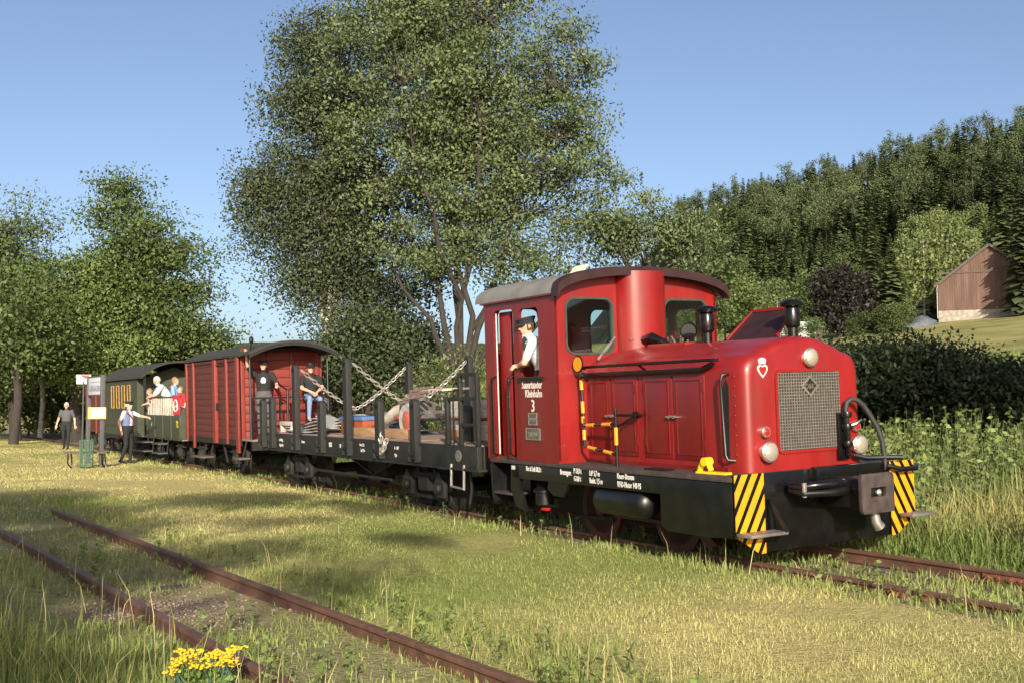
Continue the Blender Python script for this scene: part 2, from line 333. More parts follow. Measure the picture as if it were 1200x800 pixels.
# a low wooded ridge far beyond the valley
ru = np.linspace(-420, 220, 160); rv = np.linspace(0, 1, 14); RU, RV = np.meshgrid(ru, rv)
rh = 16 * np.sin(np.clip(RV, 0, 1) * pi / 2) * (.75 + .5 * fbm(RU, RU * 0, .006, 3)) + 1.6 * (vnoise(RU, RV * 40, .35) - .3) * RV
RZ = 11 + rh; RY = 430 + RV * 60 + 8 * vnoise(RU, RV * 9, .05); ri = np.arange(RU.size).reshape(RU.shape)
rf = np.stack([ri[:-1, :-1], ri[:-1, 1:], ri[1:, 1:], ri[1:, :-1]], -1).reshape(-1, 4)
rc = np.array((.05, .068, .03)) * (.7 + .6 * vnoise(RU, RV * 30, .4)[..., None])
tag(bulk('distant_hill', np.stack([RU, RY, RZ], -1).reshape(-1, 3), rf, 'ground_cover', rc.reshape(-1, 3)), kind='structure')

# ------------------------------------------------------------------ rails and sleepers
RAILP = [(-.031, 0), (.031, 0), (.036, -.01), (.033, -.032), (.013, -.045), (.011, -.10), (.055, -.118), (.055, -.13), (-.055, -.13), (-.055, -.118), (-.011, -.10), (-.013, -.045), (-.033, -.032), (-.036, -.01)]
def rail(parent, s0, s1, y, name='rail'):
    m = MB(); n = max(2, int((s1 - s0) / 1.5)); rings = []
    for i in range(n + 1):
        s = s0 + (s1 - s0) * i / n; w = .004 * sin(s * 1.7) ; rings.append([(s, y + p + w, q) for p, q in RAILP])
    o = m.loft(rings).build(name, 'rail_rust', parent, smooth=True); o.data.materials.append(MATS['rail_top'])
    for p in o.data.polygons:
        if p.normal.z > .8 and p.center.z > -.02: p.material_index = 1
    return o
def sleeper_mesh(w, seed):
    m = MB().box(-.12, .12, -w, w, -.27, -.13); me = m.mesh('sleeper', .012); return me
def track(name, M, gauge, s0, s1, sp, half, fish):
    root = tag(empty(name, M), kind='structure')
    for sg in (-1, 1): rail(root, s0, s1, sg * gauge / 2)
    me = sleeper_mesh(half, 0); k = 0; s = s0 + .3
    while s < s1:
        o = link('sleeper', me, 'sleeper', root); o.location = (s + random.uniform(-.03, .03), random.uniform(-.04, .04), random.uniform(-.012, .006)); o.rotation_euler = (0, 0, random.uniform(-.02, .02)); s += sp
    for fs in fish:
        for sg in (-1, 1):
            for side in (-1, 1):
                m = MB().box(fs - .24, fs + .24, sg * gauge / 2 + side * .018 - .008, sg * gauge / 2 + side * .018 + .008, -.10, -.042)
                for q in (-.17, -.06, .06, .17): m.lathe([(.018, 0), (.018, .03)], (fs + q, sg * gauge / 2 + side * .026, -.07), (0, side, 0), 6)
                m.build('fishplate', 'rust', root)
    return root
track('railway_track', rail_frame(), 1.326, -62, 24, .68, 1.0, (1.55, -9.2))
sm = Vector((SN[0] * E_MID, SN[1] * E_MID, -.005)); s_org = sm + Vector((SD[0], SD[1], 0)) * -6.5     # a point on the siding, by the bare patch
MS = Matrix(((SD[0], SN[0], 0, s_org.x), (SD[1], SN[1], 0, s_org.y), (0, 0, 1, s_org.z), (0, 0, 0, 1)))
track('siding_track', MS, E_FAR - E_NEAR, -11.5, 9, .72, .95, (2.15,))

# ------------------------------------------------------------------ grass and weeds
def wedge(n, y0, y1, pad=1.8, k=.53):
    y = y0 * (y1 / y0) ** RNG.random(n); x = (RNG.random(n) * 2 - 1) * (k * y + pad); return x, y
def blades(name, x, y, h, w, cols, lean=.45, seg=1, tagged=True):
    n = len(x); z = terr(x, y) - .01; az = RNG.random(n) * 2 * pi; la = RNG.random(n) * 2 * pi; ll = h * lean * RNG.random(n)
    px = np.cos(az) * w / 2; py = np.sin(az) * w / 2; lx = np.cos(la) * ll; ly = np.sin(la) * ll
    B0 = np.stack([x - px, y - py, z], -1); B1 = np.stack([x + px, y + py, z], -1); Tp = np.stack([x + lx, y + ly, z + h * np.sqrt(np.maximum(.1, 1 - (ll / h) ** 2 * .8))], -1)
    if seg == 1:
        V = np.stack([B0, B1, Tp], 1).reshape(-1, 3); F = np.arange(3 * n).reshape(-1, 3); C = np.repeat(cols, 3, 0)
        o = bulk(name, V, None, 'grass', C, tri=F)
    else:
        mid = np.stack([x + lx * .32, y + ly * .32, z + h * .58], -1); q = np.stack([px, py, 0 * px], -1) * .75
        V = np.stack([B0, B1, mid + q, mid - q, Tp], 1).reshape(-1, 3); i = np.arange(n) * 5
        o = bulk(name, V, np.stack([i, i + 1, i + 2, i + 3], -1), 'grass', np.repeat(cols, 5, 0), tri=np.stack([i + 3, i + 2, i + 4], -1))
    return o
def mixcol(t, a, b): return np.array(a)[None] * (1 - t[:, None]) + np.array(b)[None] * t[:, None]
GREEN, DEEP, STRAW, PALE, BROWN = (.235, .295, .07), (.085, .13, .03), (.60, .54, .215), (.68, .58, .28), (.34, .23, .13)
def jitter(c, amt=.25): return np.clip(c * (1 + (RNG.random((len(c), 1)) - .5) * 2 * amt), .005, .9)
# mown lawn between the tracks
x, y = wedge(520000, 4.6, 50); d = track_d(x, y); e = siding_e(x, y)
k = (d < -1.15) & ((np.abs(e) > .95) | (y > 22)) & ((e > -.95) | (y > 17)); x, y, d, e = x[k], y[k], d[k], e[k]
st = np.clip((fbm(x, y, .28, 4, 3) - .235) * 3.4 + (RNG.random(len(x)) - .5) * .7 - .7 * np.exp(-((e - 1.2) / .7) ** 2) * (y < 20), 0, 1)
worn = np.clip((fbm(x, y, .5, 3, 21) - .60) * 8, 0, 1) + .9 * np.clip(1 - np.hypot((x - 1.6) / 1.8, (y - 7.4) / .9), 0, 1) * (fbm(x, y, 1.5, 2) > .45)
col = mixcol(st, GREEN, STRAW); col = col * (1 - np.clip(worn, 0, 1)[:, None] * .6) + np.array(BROWN) * np.clip(worn, 0, 1)[:, None] * .6
hh = (.022 + .042 * RNG.random(len(x)) ** 1.7) * (1 - .55 * np.clip(worn, 0, 1)) + .05 * (fbm(x, y, .9, 2, 8) - .5) * (RNG.random(len(x)) < .3) * 1.0
tag(blades('mown_grass', x, y, np.maximum(hh, .02), .00065 * y + .0018, jitter(col, .3), .9), 'short mown straw coloured grass between the two tracks', 'grass', kind='stuff')
# fresh tufts: track edges, between the siding rails, left of the siding, and under the train
x, y = wedge(300000, 4.3, 40); d = track_d(x, y); e = siding_e(x, y)
near = np.exp(-((np.abs(e) - .95) / .45) ** 2) * (y < 22); inside = (np.abs(e) < .9) * (y < 22) * 1.2; left = (e < -.9) * (y < 18) * 1.0
edge = np.exp(-((d + 1.2) / .22) ** 2) * .8 * (fbm(x, y, .8, 2, 9) > .42); between = (np.abs(d) < 1.0) * .8 * (fbm(x, y, .7, 2, 4) > .36)
pitm = np.exp(-(((x + 2.95) * .78 + (y - 9.35) * .62) / 1.0) ** 2 - (((x + 2.95) * -.62 + (y - 9.35) * .78) / .6) ** 2)
pr = np.clip(near * .8 + inside + left + edge + between, 0, 1) * (1 - np.clip(pitm * 2.2, 0, .99)) * np.clip((fbm(x, y, 1.1, 3, 14) - .25) * 2.6, .1, 1)
k = RNG.random(len(x)) < pr; x, y, d, e, left, inside = x[k], y[k], d[k], e[k], left[k], inside[k]
st = np.clip(RNG.random(len(x)) ** 2.5 + (fbm(x, y, .7, 2, 2) - .5) * .7, 0, 1)
hh = .05 + .10 * RNG.random(len(x)) ** 2 + left * (.10 + .30 * RNG.random(len(x)) ** 1.5) * np.clip(fbm(x, y, .5, 2, 6) * 1.6, .4, 1.2) * sstep(-.8, -2.4, e) - inside * .03 * 1.0
hh = hh * np.where((np.abs(e) < 1.4) & (y < 20), .85, 1.0)
tag(blades('long_grass', x, y, hh, .0008 * y + .003, jitter(mixcol(st * .8, GREEN, STRAW) * .62 + np.array(DEEP) * .38, .3), .75, 2), 'long green grass and tufts along the rusty siding rails', 'grass', kind='stuff')
# tall seeding stalks standing in the long grass
x, y = wedge(4200, 4.3, 22); e = siding_e(x, y); d = track_d(x, y); k = ((e < -.8) | (np.abs(np.abs(e) - .9) < .3) | (np.abs(d + 1.2) < .25) & (RNG.random(len(x)) < .5)) & (RNG.random(len(x)) < .5); x, y = x[k], y[k]
tag(blades('seeding_grass', x, y, .22 + .35 * RNG.random(len(x)), .004 + .0004 * y, jitter(mixcol(RNG.random(len(x)), (.25, .24, .08), PALE), .2), .5, 2), 'thin pale seeding grass stalks above the long grass', 'grass', kind='stuff')
# rough bank beyond the main track
x, y = wedge(330000, 9, 62, 3, .56); d = track_d(x, y); k = (d > 1.05) & (d < 30); x, y, d = x[k], y[k], d[k]
k = RNG.random(len(x)) < np.clip((fbm(x, y, .6, 3, 33) - .2) * 2.4, .25, 1); x, y, d = x[k], y[k], d[k]
st = np.clip((fbm(x, y, .33, 3, 40) - .53) * 3.5 + (RNG.random(len(x)) - .5) * .9 - .25 * sstep(4, 1, d), 0, 1)
hh = (.18 + .55 * RNG.random(len(x)) ** 1.2) * (.55 + .8 * fbm(x, y, .45, 2, 17)) * sstep(.6, 2.2, d)
tag(blades('bank_grass', x, y, np.maximum(hh, .06), .0009 * y + .003, jitter(mixcol(st, (.12, .175, .04), (.38, .33, .13)), .3), .8, 2), 'rough tall grass on the bank beyond the train', 'grass', kind='stuff')

def leafcloud(C, size, cols, up=.3, wid=.55, dirs=None, nrm=None):
    """diamond leaves with a folded middle at points C"""
    n = len(C); t = RNG.normal(size=(n, 3)) if dirs is None else dirs + RNG.normal(size=(n, 3)) * .45
    t[:, 2] -= up * .5; t /= np.linalg.norm(t, axis=1)[:, None]
    nn = RNG.normal(size=(n, 3)); nn[:, 2] += up * 2
    if nrm is not None: nn = nn * .42 + nrm
    s = np.cross(t, nn); s /= np.maximum(np.linalg.norm(s, axis=1), 1e-6)[:, None]; nn = np.cross(s, t)
    L = (size * (.7 + .6 * RNG.random(n)))[:, None]; W = L * wid * .5
    V = np.stack([C - t * L * .5, C + s * W - nn * L * .08, C + t * L * .5, C - s * W - nn * L * .08], 1).reshape(-1, 3)
    return V, np.arange(4 * n).reshape(-1, 4), np.repeat(cols, 4, 0)
def weed_patch(name, label, pts, hts, leaves, size, colA, colB, droop=.2):
    """leafy stems (nettles and herbs): stems and leaves in one mass"""
    n = len(pts); zz = terr(pts[:, 0], pts[:, 1]); V = []; m = leaves
    t = (np.arange(m) + .5) / m; ang = RNG.random((n, 1)) * 6.28 + np.arange(m)[None] * 2.4
    rad = (size * (.6 + .5 * (1 - t)))[None] * np.ones((n, 1)); lean = RNG.normal(size=(n, 2)) * .12
    X = pts[:, 0:1] + lean[:, 0:1] * hts[:, None] * t[None] + np.cos(ang) * rad * .55; Y = pts[:, 1:2] + lean[:, 1:2] * hts[:, None] * t[None] + np.sin(ang) * rad * .55
    Z = zz[:, None] + hts[:, None] * (.12 + .9 * t[None]); C = np.stack([X, Y, Z], -1).reshape(-1, 3)
    D = np.stack([np.cos(ang), np.sin(ang), -droop + 0 * ang], -1).reshape(-1, 3)
    cols = jitter(mixcol(np.clip(np.tile(t, n) * .6 + RNG.random(n * m) * .5, 0, 1), colA, colB), .25)
    v1, f1, c1 = leafcloud(C, np.full(n * m, size) * np.repeat(np.clip(hts / hts.mean(), .6, 1.3), m), cols, .2, .55, D)
    w = .006; sv = np.stack([np.stack([pts[:, 0] - w, pts[:, 1], zz - .02], -1), np.stack([pts[:, 0] + w, pts[:, 1], zz - .02], -1), np.stack([pts[:, 0] + lean[:, 0] * hts + w * .4, pts[:, 1] + lean[:, 1] * hts, zz + hts], -1), np.stack([pts[:, 0] + lean[:, 0] * hts - w * .4, pts[:, 1] + lean[:, 1] * hts, zz + hts], -1)], 1).reshape(-1, 3)
    sf = np.arange(4 * n).reshape(-1, 4) + len(v1)
    return tag(bulk(name, np.concatenate([v1, sv]), np.concatenate([f1, sf]), 'leaf', np.concatenate([c1, np.full((len(sv), 3), (.12, .13, .05))])), label, 'weeds', kind='stuff')
x, y = wedge(21000, 10, 34, 3, .56); d = track_d(x, y); k = (d > 1.5) & (d < 13) & (fbm(x, y, .4, 3, 50) > .46); P = np.stack([x[k], y[k]], -1)
weed_patch('nettles', 'leafy green nettles and herbs on the bank beyond the track', P, .45 + .6 * RNG.random(len(P)), 13, .075, (.07, .11, .03), (.17, .22, .06))
x, y = wedge(3800, 4.6, 26); e = siding_e(x, y); d = track_d(x, y)
k = ((np.abs(e - .95) < .3) & (y < 14) | (np.abs(e) < .75) & (y < 14) & (fbm(x, y, .9, 2, 3) > .52) | (np.abs(d + 1.0) < .3) & (fbm(x, y, .6, 2, 8) > .5) | (np.abs(d) < .6) & (fbm(x, y, .8, 2, 9) > .44)) & (RNG.random(len(x)) < .62) & (np.exp(-((x + 2.95) / 1.) ** 2 - ((y - 9.35) / .8) ** 2) < .35); P = np.stack([x[k], y[k]], -1)
weed_patch('low_weeds', 'low leafy weeds growing beside and between the rails', P, .07 + .17 * RNG.random(len(P)) ** 1.5, 9, .045, (.07, .12, .03), (.19, .25, .065))
# clods and stones of the bare patch between the siding rails
n = 1700; t_ = RNG.normal(size=(n, 2)) * (.62, .36); P = np.stack([-2.95 + t_[:, 0] * .62 + t_[:, 1] * .78, 9.35 - t_[:, 0] * .78 + t_[:, 1] * .62], -1); zz = terr(P[:, 0], P[:, 1])
oc = np.array([(1, 0, 0), (-1, 0, 0), (0, 1, 0), (0, -1, 0), (0, 0, 1), (0, 0, -1)], float); of = np.array([(0, 2, 4), (2, 1, 4), (1, 3, 4), (3, 0, 4), (2, 0, 5), (1, 2, 5), (3, 1, 5), (0, 3, 5)])
R_ = (.006 + .016 * RNG.random(n) ** 3)[:, None, None] * (.6 + .8 * RNG.random((n, 6, 1))); V = (oc[None] * R_ * np.array((1.2, 1, .7)) + np.stack([P[:, 0], P[:, 1], zz + .005], -1)[:, None]).reshape(-1, 3)
F = (of[None] + (np.arange(n) * 6)[:, None, None]).reshape(-1, 3); cc = jitter(np.tile((.2, .155, .12), (n, 1)), .4)
tag(bulk('loose_stones', V, None, 'ground_cover', np.repeat(cc, 6, 0), tri=F), 'loose brown clods and stones between the siding rails', 'stones', kind='stuff')

# ------------------------------------------------------------------ trees and shrubs
def inside_ells(ells, n, shell=.35):
    """points spread through a union of ellipsoids, denser towards the outside"""
    w = np.array([e[3] * e[5] * max(e[4], .5) * (e[6] if len(e) > 6 else 1) for e in ells]); ii = RNG.choice(len(ells), n, p=w / w.sum()); E = np.array([e[:6] for e in ells])[ii]
    v = RNG.normal(size=(n, 3)); v /= np.linalg.norm(v, axis=1)[:, None]; r = RNG.random(n) ** shell
    return E[:, :3] + v * r[:, None] * E[:, 3:6]
def crown_tree(name, label, base, ells, clumps, per, leaf, colA, colB, trunk_r, forks, bark='bark', droop=0, spread=.55, group=None, fork_h=None, up=.3, shell=.4, limb_n=9, cat='tree', wid=.55, twig=True, flat=.58):
    bx, by = base[0], base[1]; bz = T1(bx, by) if len(base) < 3 else base[2]
    root = tag(empty(name, loc=(bx, by, bz)), label, cat, group); B = np.array((bx, by, bz))
    C = inside_ells(ells, clumps, shell); C = C[C[:, 2] > bz + .3]; clumps = len(C)
    # limbs: a few clumps chosen far apart become limb ends
    ends = [int(np.argmax(C[:, 2]))]
    for _ in range(min(limb_n, clumps - 1)):
        dd = np.min([np.linalg.norm(C - C[e], axis=1) for e in ends], 0); ends.append(int(np.argmax(dd)))
    fh = fork_h if fork_h else (C[:, 2].max() - bz) * .3; fork = B + np.array((0.05, 0, fh)); m = MB(); pts = []
    lean = np.array((RNG.normal() * .03, RNG.normal() * .03, 0)) * fh
    m.tube([tuple(B - B - np.array((0, 0, .25))), tuple(np.array((0, 0, .25))), tuple((fork - B) * .5 + lean), tuple(fork - B)], [trunk_r * 1.5, trunk_r * 1.12, trunk_r, trunk_r * .9], 10)
    for q in np.linspace(.3, 1, 6): pts.append((fork - B) * q)
    for e in ends:
        tgt = C[e] - B; f0 = fork - B; k1 = f0 * .55 + tgt * .45; k1[2] = max(k1[2], f0[2]) + .25 * abs(tgt[2] - f0[2]) * .5; pl = [f0 - np.array((0, 0, .3 * fh))]
        for q in np.linspace(.12, 1, 8):
            p = f0 * (1 - q) ** 2 + 2 * k1 * q * (1 - q) + tgt * q * q; p = p + RNG.normal(size=3) * .02 * np.linalg.norm(tgt - f0); pl.append(p); pts.append(p)
        R = [trunk_r * (.62 if limb_n < 10 else .40) * (1 - .93 * q) ** 1.15 + .008 for q in np.linspace(0, 1, len(pl))]; m.tube([tuple(p) for p in pl], R, 7)
    PT = np.array(pts)
    if twig:
        for i in range(clumps):
            tgt = C[i] - B; dd = np.linalg.norm(PT - tgt, axis=1) + .6 * np.maximum(PT[:, 2] - tgt[2], 0); j = int(np.argmin(dd)); p0 = PT[j]; md = (p0 + tgt) / 2 + np.array((0, 0, .12 * dd[j])) + RNG.normal(size=3) * .06 * dd[j]
            r0 = .012 + .012 * dd[j]; m.tube([tuple(p0), tuple(md), tuple(tgt)], [min(r0, trunk_r * .3), r0 * .6, .005], 4)
    tk = m.build('trunk', bark, root, smooth=True)
    if bark == 'bark_birch':
        tk.data.materials.append(MATS['bark'])
        for p in tk.data.polygons:
            if p.center.z > fh * .95: p.material_index = 1
    n = clumps * per; ci = np.repeat(np.arange(clumps), per); sp = spread * (.6 + .8 * RNG.random(clumps))[ci]
    off = np.clip(RNG.normal(size=(n, 3)), -1.75, 1.75); nv = off / np.linalg.norm(off, axis=1)[:, None]; nv[:, 2] += .35; off = off * sp[:, None] * np.array((1, 1, flat)); P = C[ci] - B + off
    if droop:
        k = RNG.random(n) < .7; P[k, 2] -= RNG.exponential(droop, k.sum()) * (.4 + RNG.random(clumps)[ci][k]); 
    k = P[:, 2] > .25; P = P[k]; ci = ci[k]; nv = nv[k]; n = len(P)
    tone = RNG.random(clumps)[ci] * .6 + RNG.random(n) * .4; cols = jitter(mixcol(tone, colA, colB), .25)
    V, F, Cc = leafcloud(P, np.full(n, leaf), cols, up, wid, None, nv)
    bulk('crown', V, F, 'leaf', Cc, root)
    return root
def pe(D, *L): 
    """ellipsoids given on the picture (centre u,v and radii in px) at distance D -> metres"""
    out = []
    for q in L:
        u, v, ru, rv = q[:4]; p = pix(u, v, D + (q[5] if len(q) > 5 else 0)); k = D / 1295.
        out.append((p[0], p[1], p[2], ru * k, .8 * (ru + rv) / 2 * k, rv * k, q[4] if len(q) > 4 else 1))
    return out
WA, WB = (.062, .092, .034), (.165, .20, .088)
crown_tree('broadleaf_tree', 'tall broadleaf tree with several dark stems rising behind the flat wagon', (-1.3, 27.2), pe(27.2, (520, 70, 150, 120), (640, 110, 85, 105), (600, 215, 125, 70), (545, 180, 120, 90), (470, 30, 110, 90), (540, -50, 140, 60), (510, 300, 80, 48, 1.1), (615, 302, 95, 40, 1.2), (560, 250, 90, 50), (470, 240, 60, 70, .8), (740, 266, 74, 46, 2.2), (690, 205, 50, 55, 1.3), (650, 285, 80, 38, .7), (480, 150, 100, 100), (795, 278, 30, 32, 6)),
           680, 205, .094, WA, WB, .125, 5, fork_h=2.3, spread=.33, limb_n=8, shell=.6)
crown_tree('birch_tree', 'drooping birch with hanging leafy twigs behind the black wagon stakes', (-5.0, 29.6), pe(29.6, (372, 120, 66, 110), (345, 235, 78, 80), (420, 235, 75, 100), (305, 255, 45, 55, .6), (395, 320, 80, 45), (360, 40, 50, 50), (350, 330, 55, 35, .7), (300, 215, 30, 40, .5), (440, 350, 52, 45, 1.1), (478, 318, 40, 48, .8)),
           430, 200, .09, (.048, .074, .03), (.135, .16, .075), .15, 3, bark='bark_birch', droop=.42, spread=.34, fork_h=4.6, limb_n=10, shell=.5, wid=.6)
crown_tree('hazel_bush', 'dark leafy hazel bush between birch and meadow behind the chains', (-3.9, 28.6), pe(28.6, (440, 395, 52, 40), (405, 425, 45, 40), (480, 400, 35, 30), (455, 440, 45, 30)), 150, 120, .11, (.038, .058, .024), (.085, .11, .045), .07, 3, fork_h=.5, spread=.4, limb_n=8, cat='bush')
crown_tree('scrub_bush', 'low pale scrub bush standing in the meadow behind the wagon load', (-5.2, 30.5), pe(30.5, (400, 462, 36, 24), (372, 470, 30, 20)), 50, 90, .10, (.14, .15, .06), (.30, .27, .13), .04, 3, fork_h=.3, spread=.3, limb_n=5, cat='bush')
crown_tree('thorn_bush', 'dry twiggy bush at the foot of the broadleaf tree', (-1.5, 25.6), pe(25.6, (545, 440, 34, 30), (515, 450, 26, 24)), 46, 46, .085, (.07, .095, .035), (.16, .18, .075), .04, 3, fork_h=.3, spread=.3, limb_n=9, cat='bush')
# wood at the far end of the train
LA, LB = (.048, .082, .022), (.145, .195, .055)
G_WOOD = 'trees of the wood behind the rear coaches'
crown_tree('oak_tree', 'largest dense green tree towering above the rear coaches', pix(165, 500, 53)[:2], pe(53, (138, 224, 14, 22, 6), (142, 258, 30, 34, 2.2), (175, 300, 62, 60), (190, 370, 72, 62), (145, 350, 70, 80), (215, 335, 42, 28, .8), (235, 385, 26, 26)), 215, 190, .19, LA, LB, .36, 5, flat=.36, spread=.74, group=G_WOOD, fork_h=3.2, limb_n=9, shell=.45)
crown_tree('larch_tree', 'slim feathery tree with a thin pointed top left of the wood', pix(20, 505, 50)[:2], pe(50, (25, 245, 28, 18, .7), (15, 285, 40, 40), (20, 350, 48, 40), (5, 420, 40, 50)), 120, 150, .15, (.055, .08, .03), (.14, .17, .065), .24, 3, spread=.68, flat=.4, group=G_WOOD, fork_h=3.6, limb_n=7)
crown_tree('lime_tree', 'rounded bright green tree in front of the oak', pix(92, 505, 51)[:2], pe(51, (95, 340, 52, 52), (70, 400, 62, 52), (125, 420, 55, 50), (45, 335, 40, 40)), 160, 180, .17, (.065, .105, .026), (.18, .235, .066), .28, 4, flat=.4, spread=.72, group=G_WOOD, fork_h=2.8, limb_n=8)
crown_tree('maple_tree', 'broad dark tree filling the left end of the wood', pix(-40, 505, 49)[:2], pe(49, (-40, 330, 60, 80), (-25, 420, 60, 55)), 150, 110, .19, LA, LB, .3, 4, spread=.62, group=G_WOOD, fork_h=2.6, limb_n=7)
crown_tree('alder_tree', 'small light green tree rising between coach roof and goods van', pix(245, 495, 62)[:2], pe(62, (240, 405, 24, 22), (262, 415, 18, 18), (215, 420, 30, 26)), 110, 60, .24, (.06, .09, .022), (.14, .17, .05), .18, 3, spread=.6, group=G_WOOD, fork_h=2, limb_n=6)
for i, (u, D, r, bk, lb) in enumerate(((18, 45.6, .17, 'bark', 'thick bare brown trunk standing at the edge of the lawn'), (49, 56, .13, 'bark_birch', 'leaning white birch stem at the edge of the wood'), (148, 57, .15, 'bark_birch', 'pale birch stem behind the walking man and the platform sign'), (62, 60, .10, 'bark_birch', 'thin grey birch stem deep in the wood'))):
    p = pix(u, 500, D)
    crown_tree('stem_tree', lb, p[:2], [(p[0] + (.2, -.6, .4, .3)[i], p[1], 5.2, 2.3, 2.0, 2.3)], 70, 90, .18, LA, LB, r, 2, bark=bk, spread=.6, fork_h=3.6, limb_n=4, twig=False)
for i, (u, v, D, ru, rv) in enumerate(((35, 470, 58, 48, 34), (100, 465, 60, 50, 40), (180, 460, 60, 60, 44), (250, 462, 60, 50, 40), (-30, 470, 57, 48, 36), (150, 480, 55, 26, 26), (300, 455, 64, 50, 28))):
    crown_tree('undergrowth', ('dark elder thicket closing the wood left of the birch stems', 'dense thicket behind the walking man', 'tall thicket behind the red rear van', 'thicket behind the open coach', 'shady thicket at the left end of the lawn', 'bright low bush beside the pale birch stem', 'thicket behind the goods van')[i], pix(u, 510, D)[:2], pe(D, (u, v, ru, rv), (u + ru * .5, v + 8, ru * .6, rv * .7)), 70, 100, .18, (.05, .078, .02), (.125, .165, .045), .06, 3, spread=.55, fork_h=.5, limb_n=5, group='thickets along the wood edge', cat='bush', twig=False)
# bushes on the bank right of the engine, shade put into their dark leaf tones
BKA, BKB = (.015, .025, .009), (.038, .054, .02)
for i, (u, v, D, ru, rv, lb) in enumerate(((1085, 440, 19.5, 75, 46, 'large dark elder bush on the bank right of the engine nose'), (1030, 450, 20.5, 40, 48, 'dark bush close behind the engine hood'), (1170, 462, 18.5, 62, 38, 'dark bramble bush at the right end of the bank'), (1235, 470, 18.5, 55, 36, 'dark bush beyond the bramble on the bank'), (960, 428, 25, 45, 26, 'dark bush below the copper beech behind the hood'))):
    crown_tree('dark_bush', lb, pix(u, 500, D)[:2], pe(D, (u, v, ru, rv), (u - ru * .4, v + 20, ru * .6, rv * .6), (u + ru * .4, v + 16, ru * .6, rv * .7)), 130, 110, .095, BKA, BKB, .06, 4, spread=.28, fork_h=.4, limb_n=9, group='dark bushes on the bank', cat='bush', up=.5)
# trees behind the photographer, whose shade falls on the lawn and on the bank
def shade(*L): return [(x + cos(SUN_AZ) * z / math.tan(SUN_EL), gy + sin(SUN_AZ) * z / math.tan(SUN_EL), z, rx, ry, rz) for x, gy, z, rx, ry, rz in L]      # x, where the shadow falls, height, radii
crown_tree('shade_tree', 'birch behind the photographer shading the lawn', (-5.8, -6.0), shade((-4.6, 19.2, 9.2, 1.5, 1.4, .35), (-6.9, 16.8, 8.4, 1.7, 1.2, .45), (-2.4, 17.9, 9.0, .9, 1.0, .25), (-3.4, 15.2, 8.3, .9, .9, .22), (-8.8, 19.5, 9.4, 1.8, 1.6, .5), (-6.2, 13.2, 7.4, 1.6, 1.3, .4), (-2.9, 12.6, 7.6, .9, .7, .25), (-5.2, 14.8, 8.0, 1.1, .8, .3)), 210, 110, .13, LA, LB, .16, 3, spread=.30, fork_h=4, limb_n=6, shell=.9)
crown_tree('shade_tree', 'ash behind the photographer shading the siding', (-3.2, -11.5), shade((-1.35, 13.4, 8.2, .75, .8, .22), (-1.7, 10.3, 7.6, .8, .8, .25), (-4.6, 9.6, 7.0, 1.3, 1.1, .35), (-4.4, 7.2, 6.4, 1.3, 1.0, .4), (-6.2, 10.2, 7.2, 1.2, 1.2, .4), (-3.0, 5.8, 6.4, 1.2, 1.0, .3), (-3.6, 11.4, 7.4, 1.0, .8, .3), (-5.0, 12.0, 7.4, 1.0, .9, .3), (-5.4, 8.3, 6.8, 1.4, 1.2, .4), (-4.0, 5.6, 6.2, 1.2, 1.0, .3)), 230, 120, .13, LA, LB, .16, 3, spread=.28, fork_h=4, limb_n=6, shell=.9)
crown_tree('shade_tree', 'tall maple behind the photographer shading the bank bushes', (17.5, -9.5), [(11.4, -8.4, 12.6, 2.2, 2.2, 1.3), (15.0, -9.2, 12.4, 3.0, 2.4, 1.5), (18.8, -9.5, 12.4, 2.6, 2.4, 1.6)], 220, 150, .2, LA, LB, .3, 3, spread=.5, fork_h=7.5, limb_n=7, shell=.9)

# ------------------------------------------------------------------ wooded hillside
def spruce_mesh(H, seed, wide=.17, colA=(.034, .055, .022), colB=(.105, .135, .05), bare=.06, step=1.0):
    r = np.random.default_rng(seed); V = []; F = []; C = []; z = H * bare; k = 0
    while z < H * .985:
        q = z / H; R = H * wide * ((1 - q) ** .62) * (.85 + .3 * r.random()) + .12; nb = 11 if q < .7 else 8; a0 = r.random() * 6.28
        for j in range(nb):
            a = a0 + j * 6.283 / nb + r.normal() * .12; rr = R * (.62 + .62 * r.random()); w = rr * .26 + .07; dz = -rr * (.18 + .5 * r.random()); u = np.array((cos(a), sin(a), 0)); s = np.array((-sin(a), cos(a), 0)); c0 = np.array((0, 0, z + r.normal() * H * .016))
            V += [c0 + s * w * .2, c0 + u * rr * .55 + s * w + (0, 0, dz * .35), c0 + u * rr + (0, 0, dz * .8), c0 + u * rr * .55 - s * w + (0, 0, dz * .35), c0 - s * w * .2]
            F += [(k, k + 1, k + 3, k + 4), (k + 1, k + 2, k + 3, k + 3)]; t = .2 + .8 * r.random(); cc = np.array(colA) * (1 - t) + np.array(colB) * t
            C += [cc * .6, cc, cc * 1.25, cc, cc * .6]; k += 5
        z += H * .028 * step * (.8 + .4 * r.random()) * (1.15 - .5 * q)
    f4 = np.array([f for f in F if f[2] != f[3]]); f3 = np.array([f[:3] for f in F if f[2] == f[3]]); return np.array(V), f4, f3, np.array(C)
def needle_part(data): 
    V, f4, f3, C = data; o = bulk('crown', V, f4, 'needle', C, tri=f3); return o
def stem_part(H, r, bark):
    return MB().tube([(0, 0, -.6), (.02 * H * .3, 0, H * .5), (0, 0, H * .97)], [r, r * .7, r * .15], 6).build('trunk', bark)
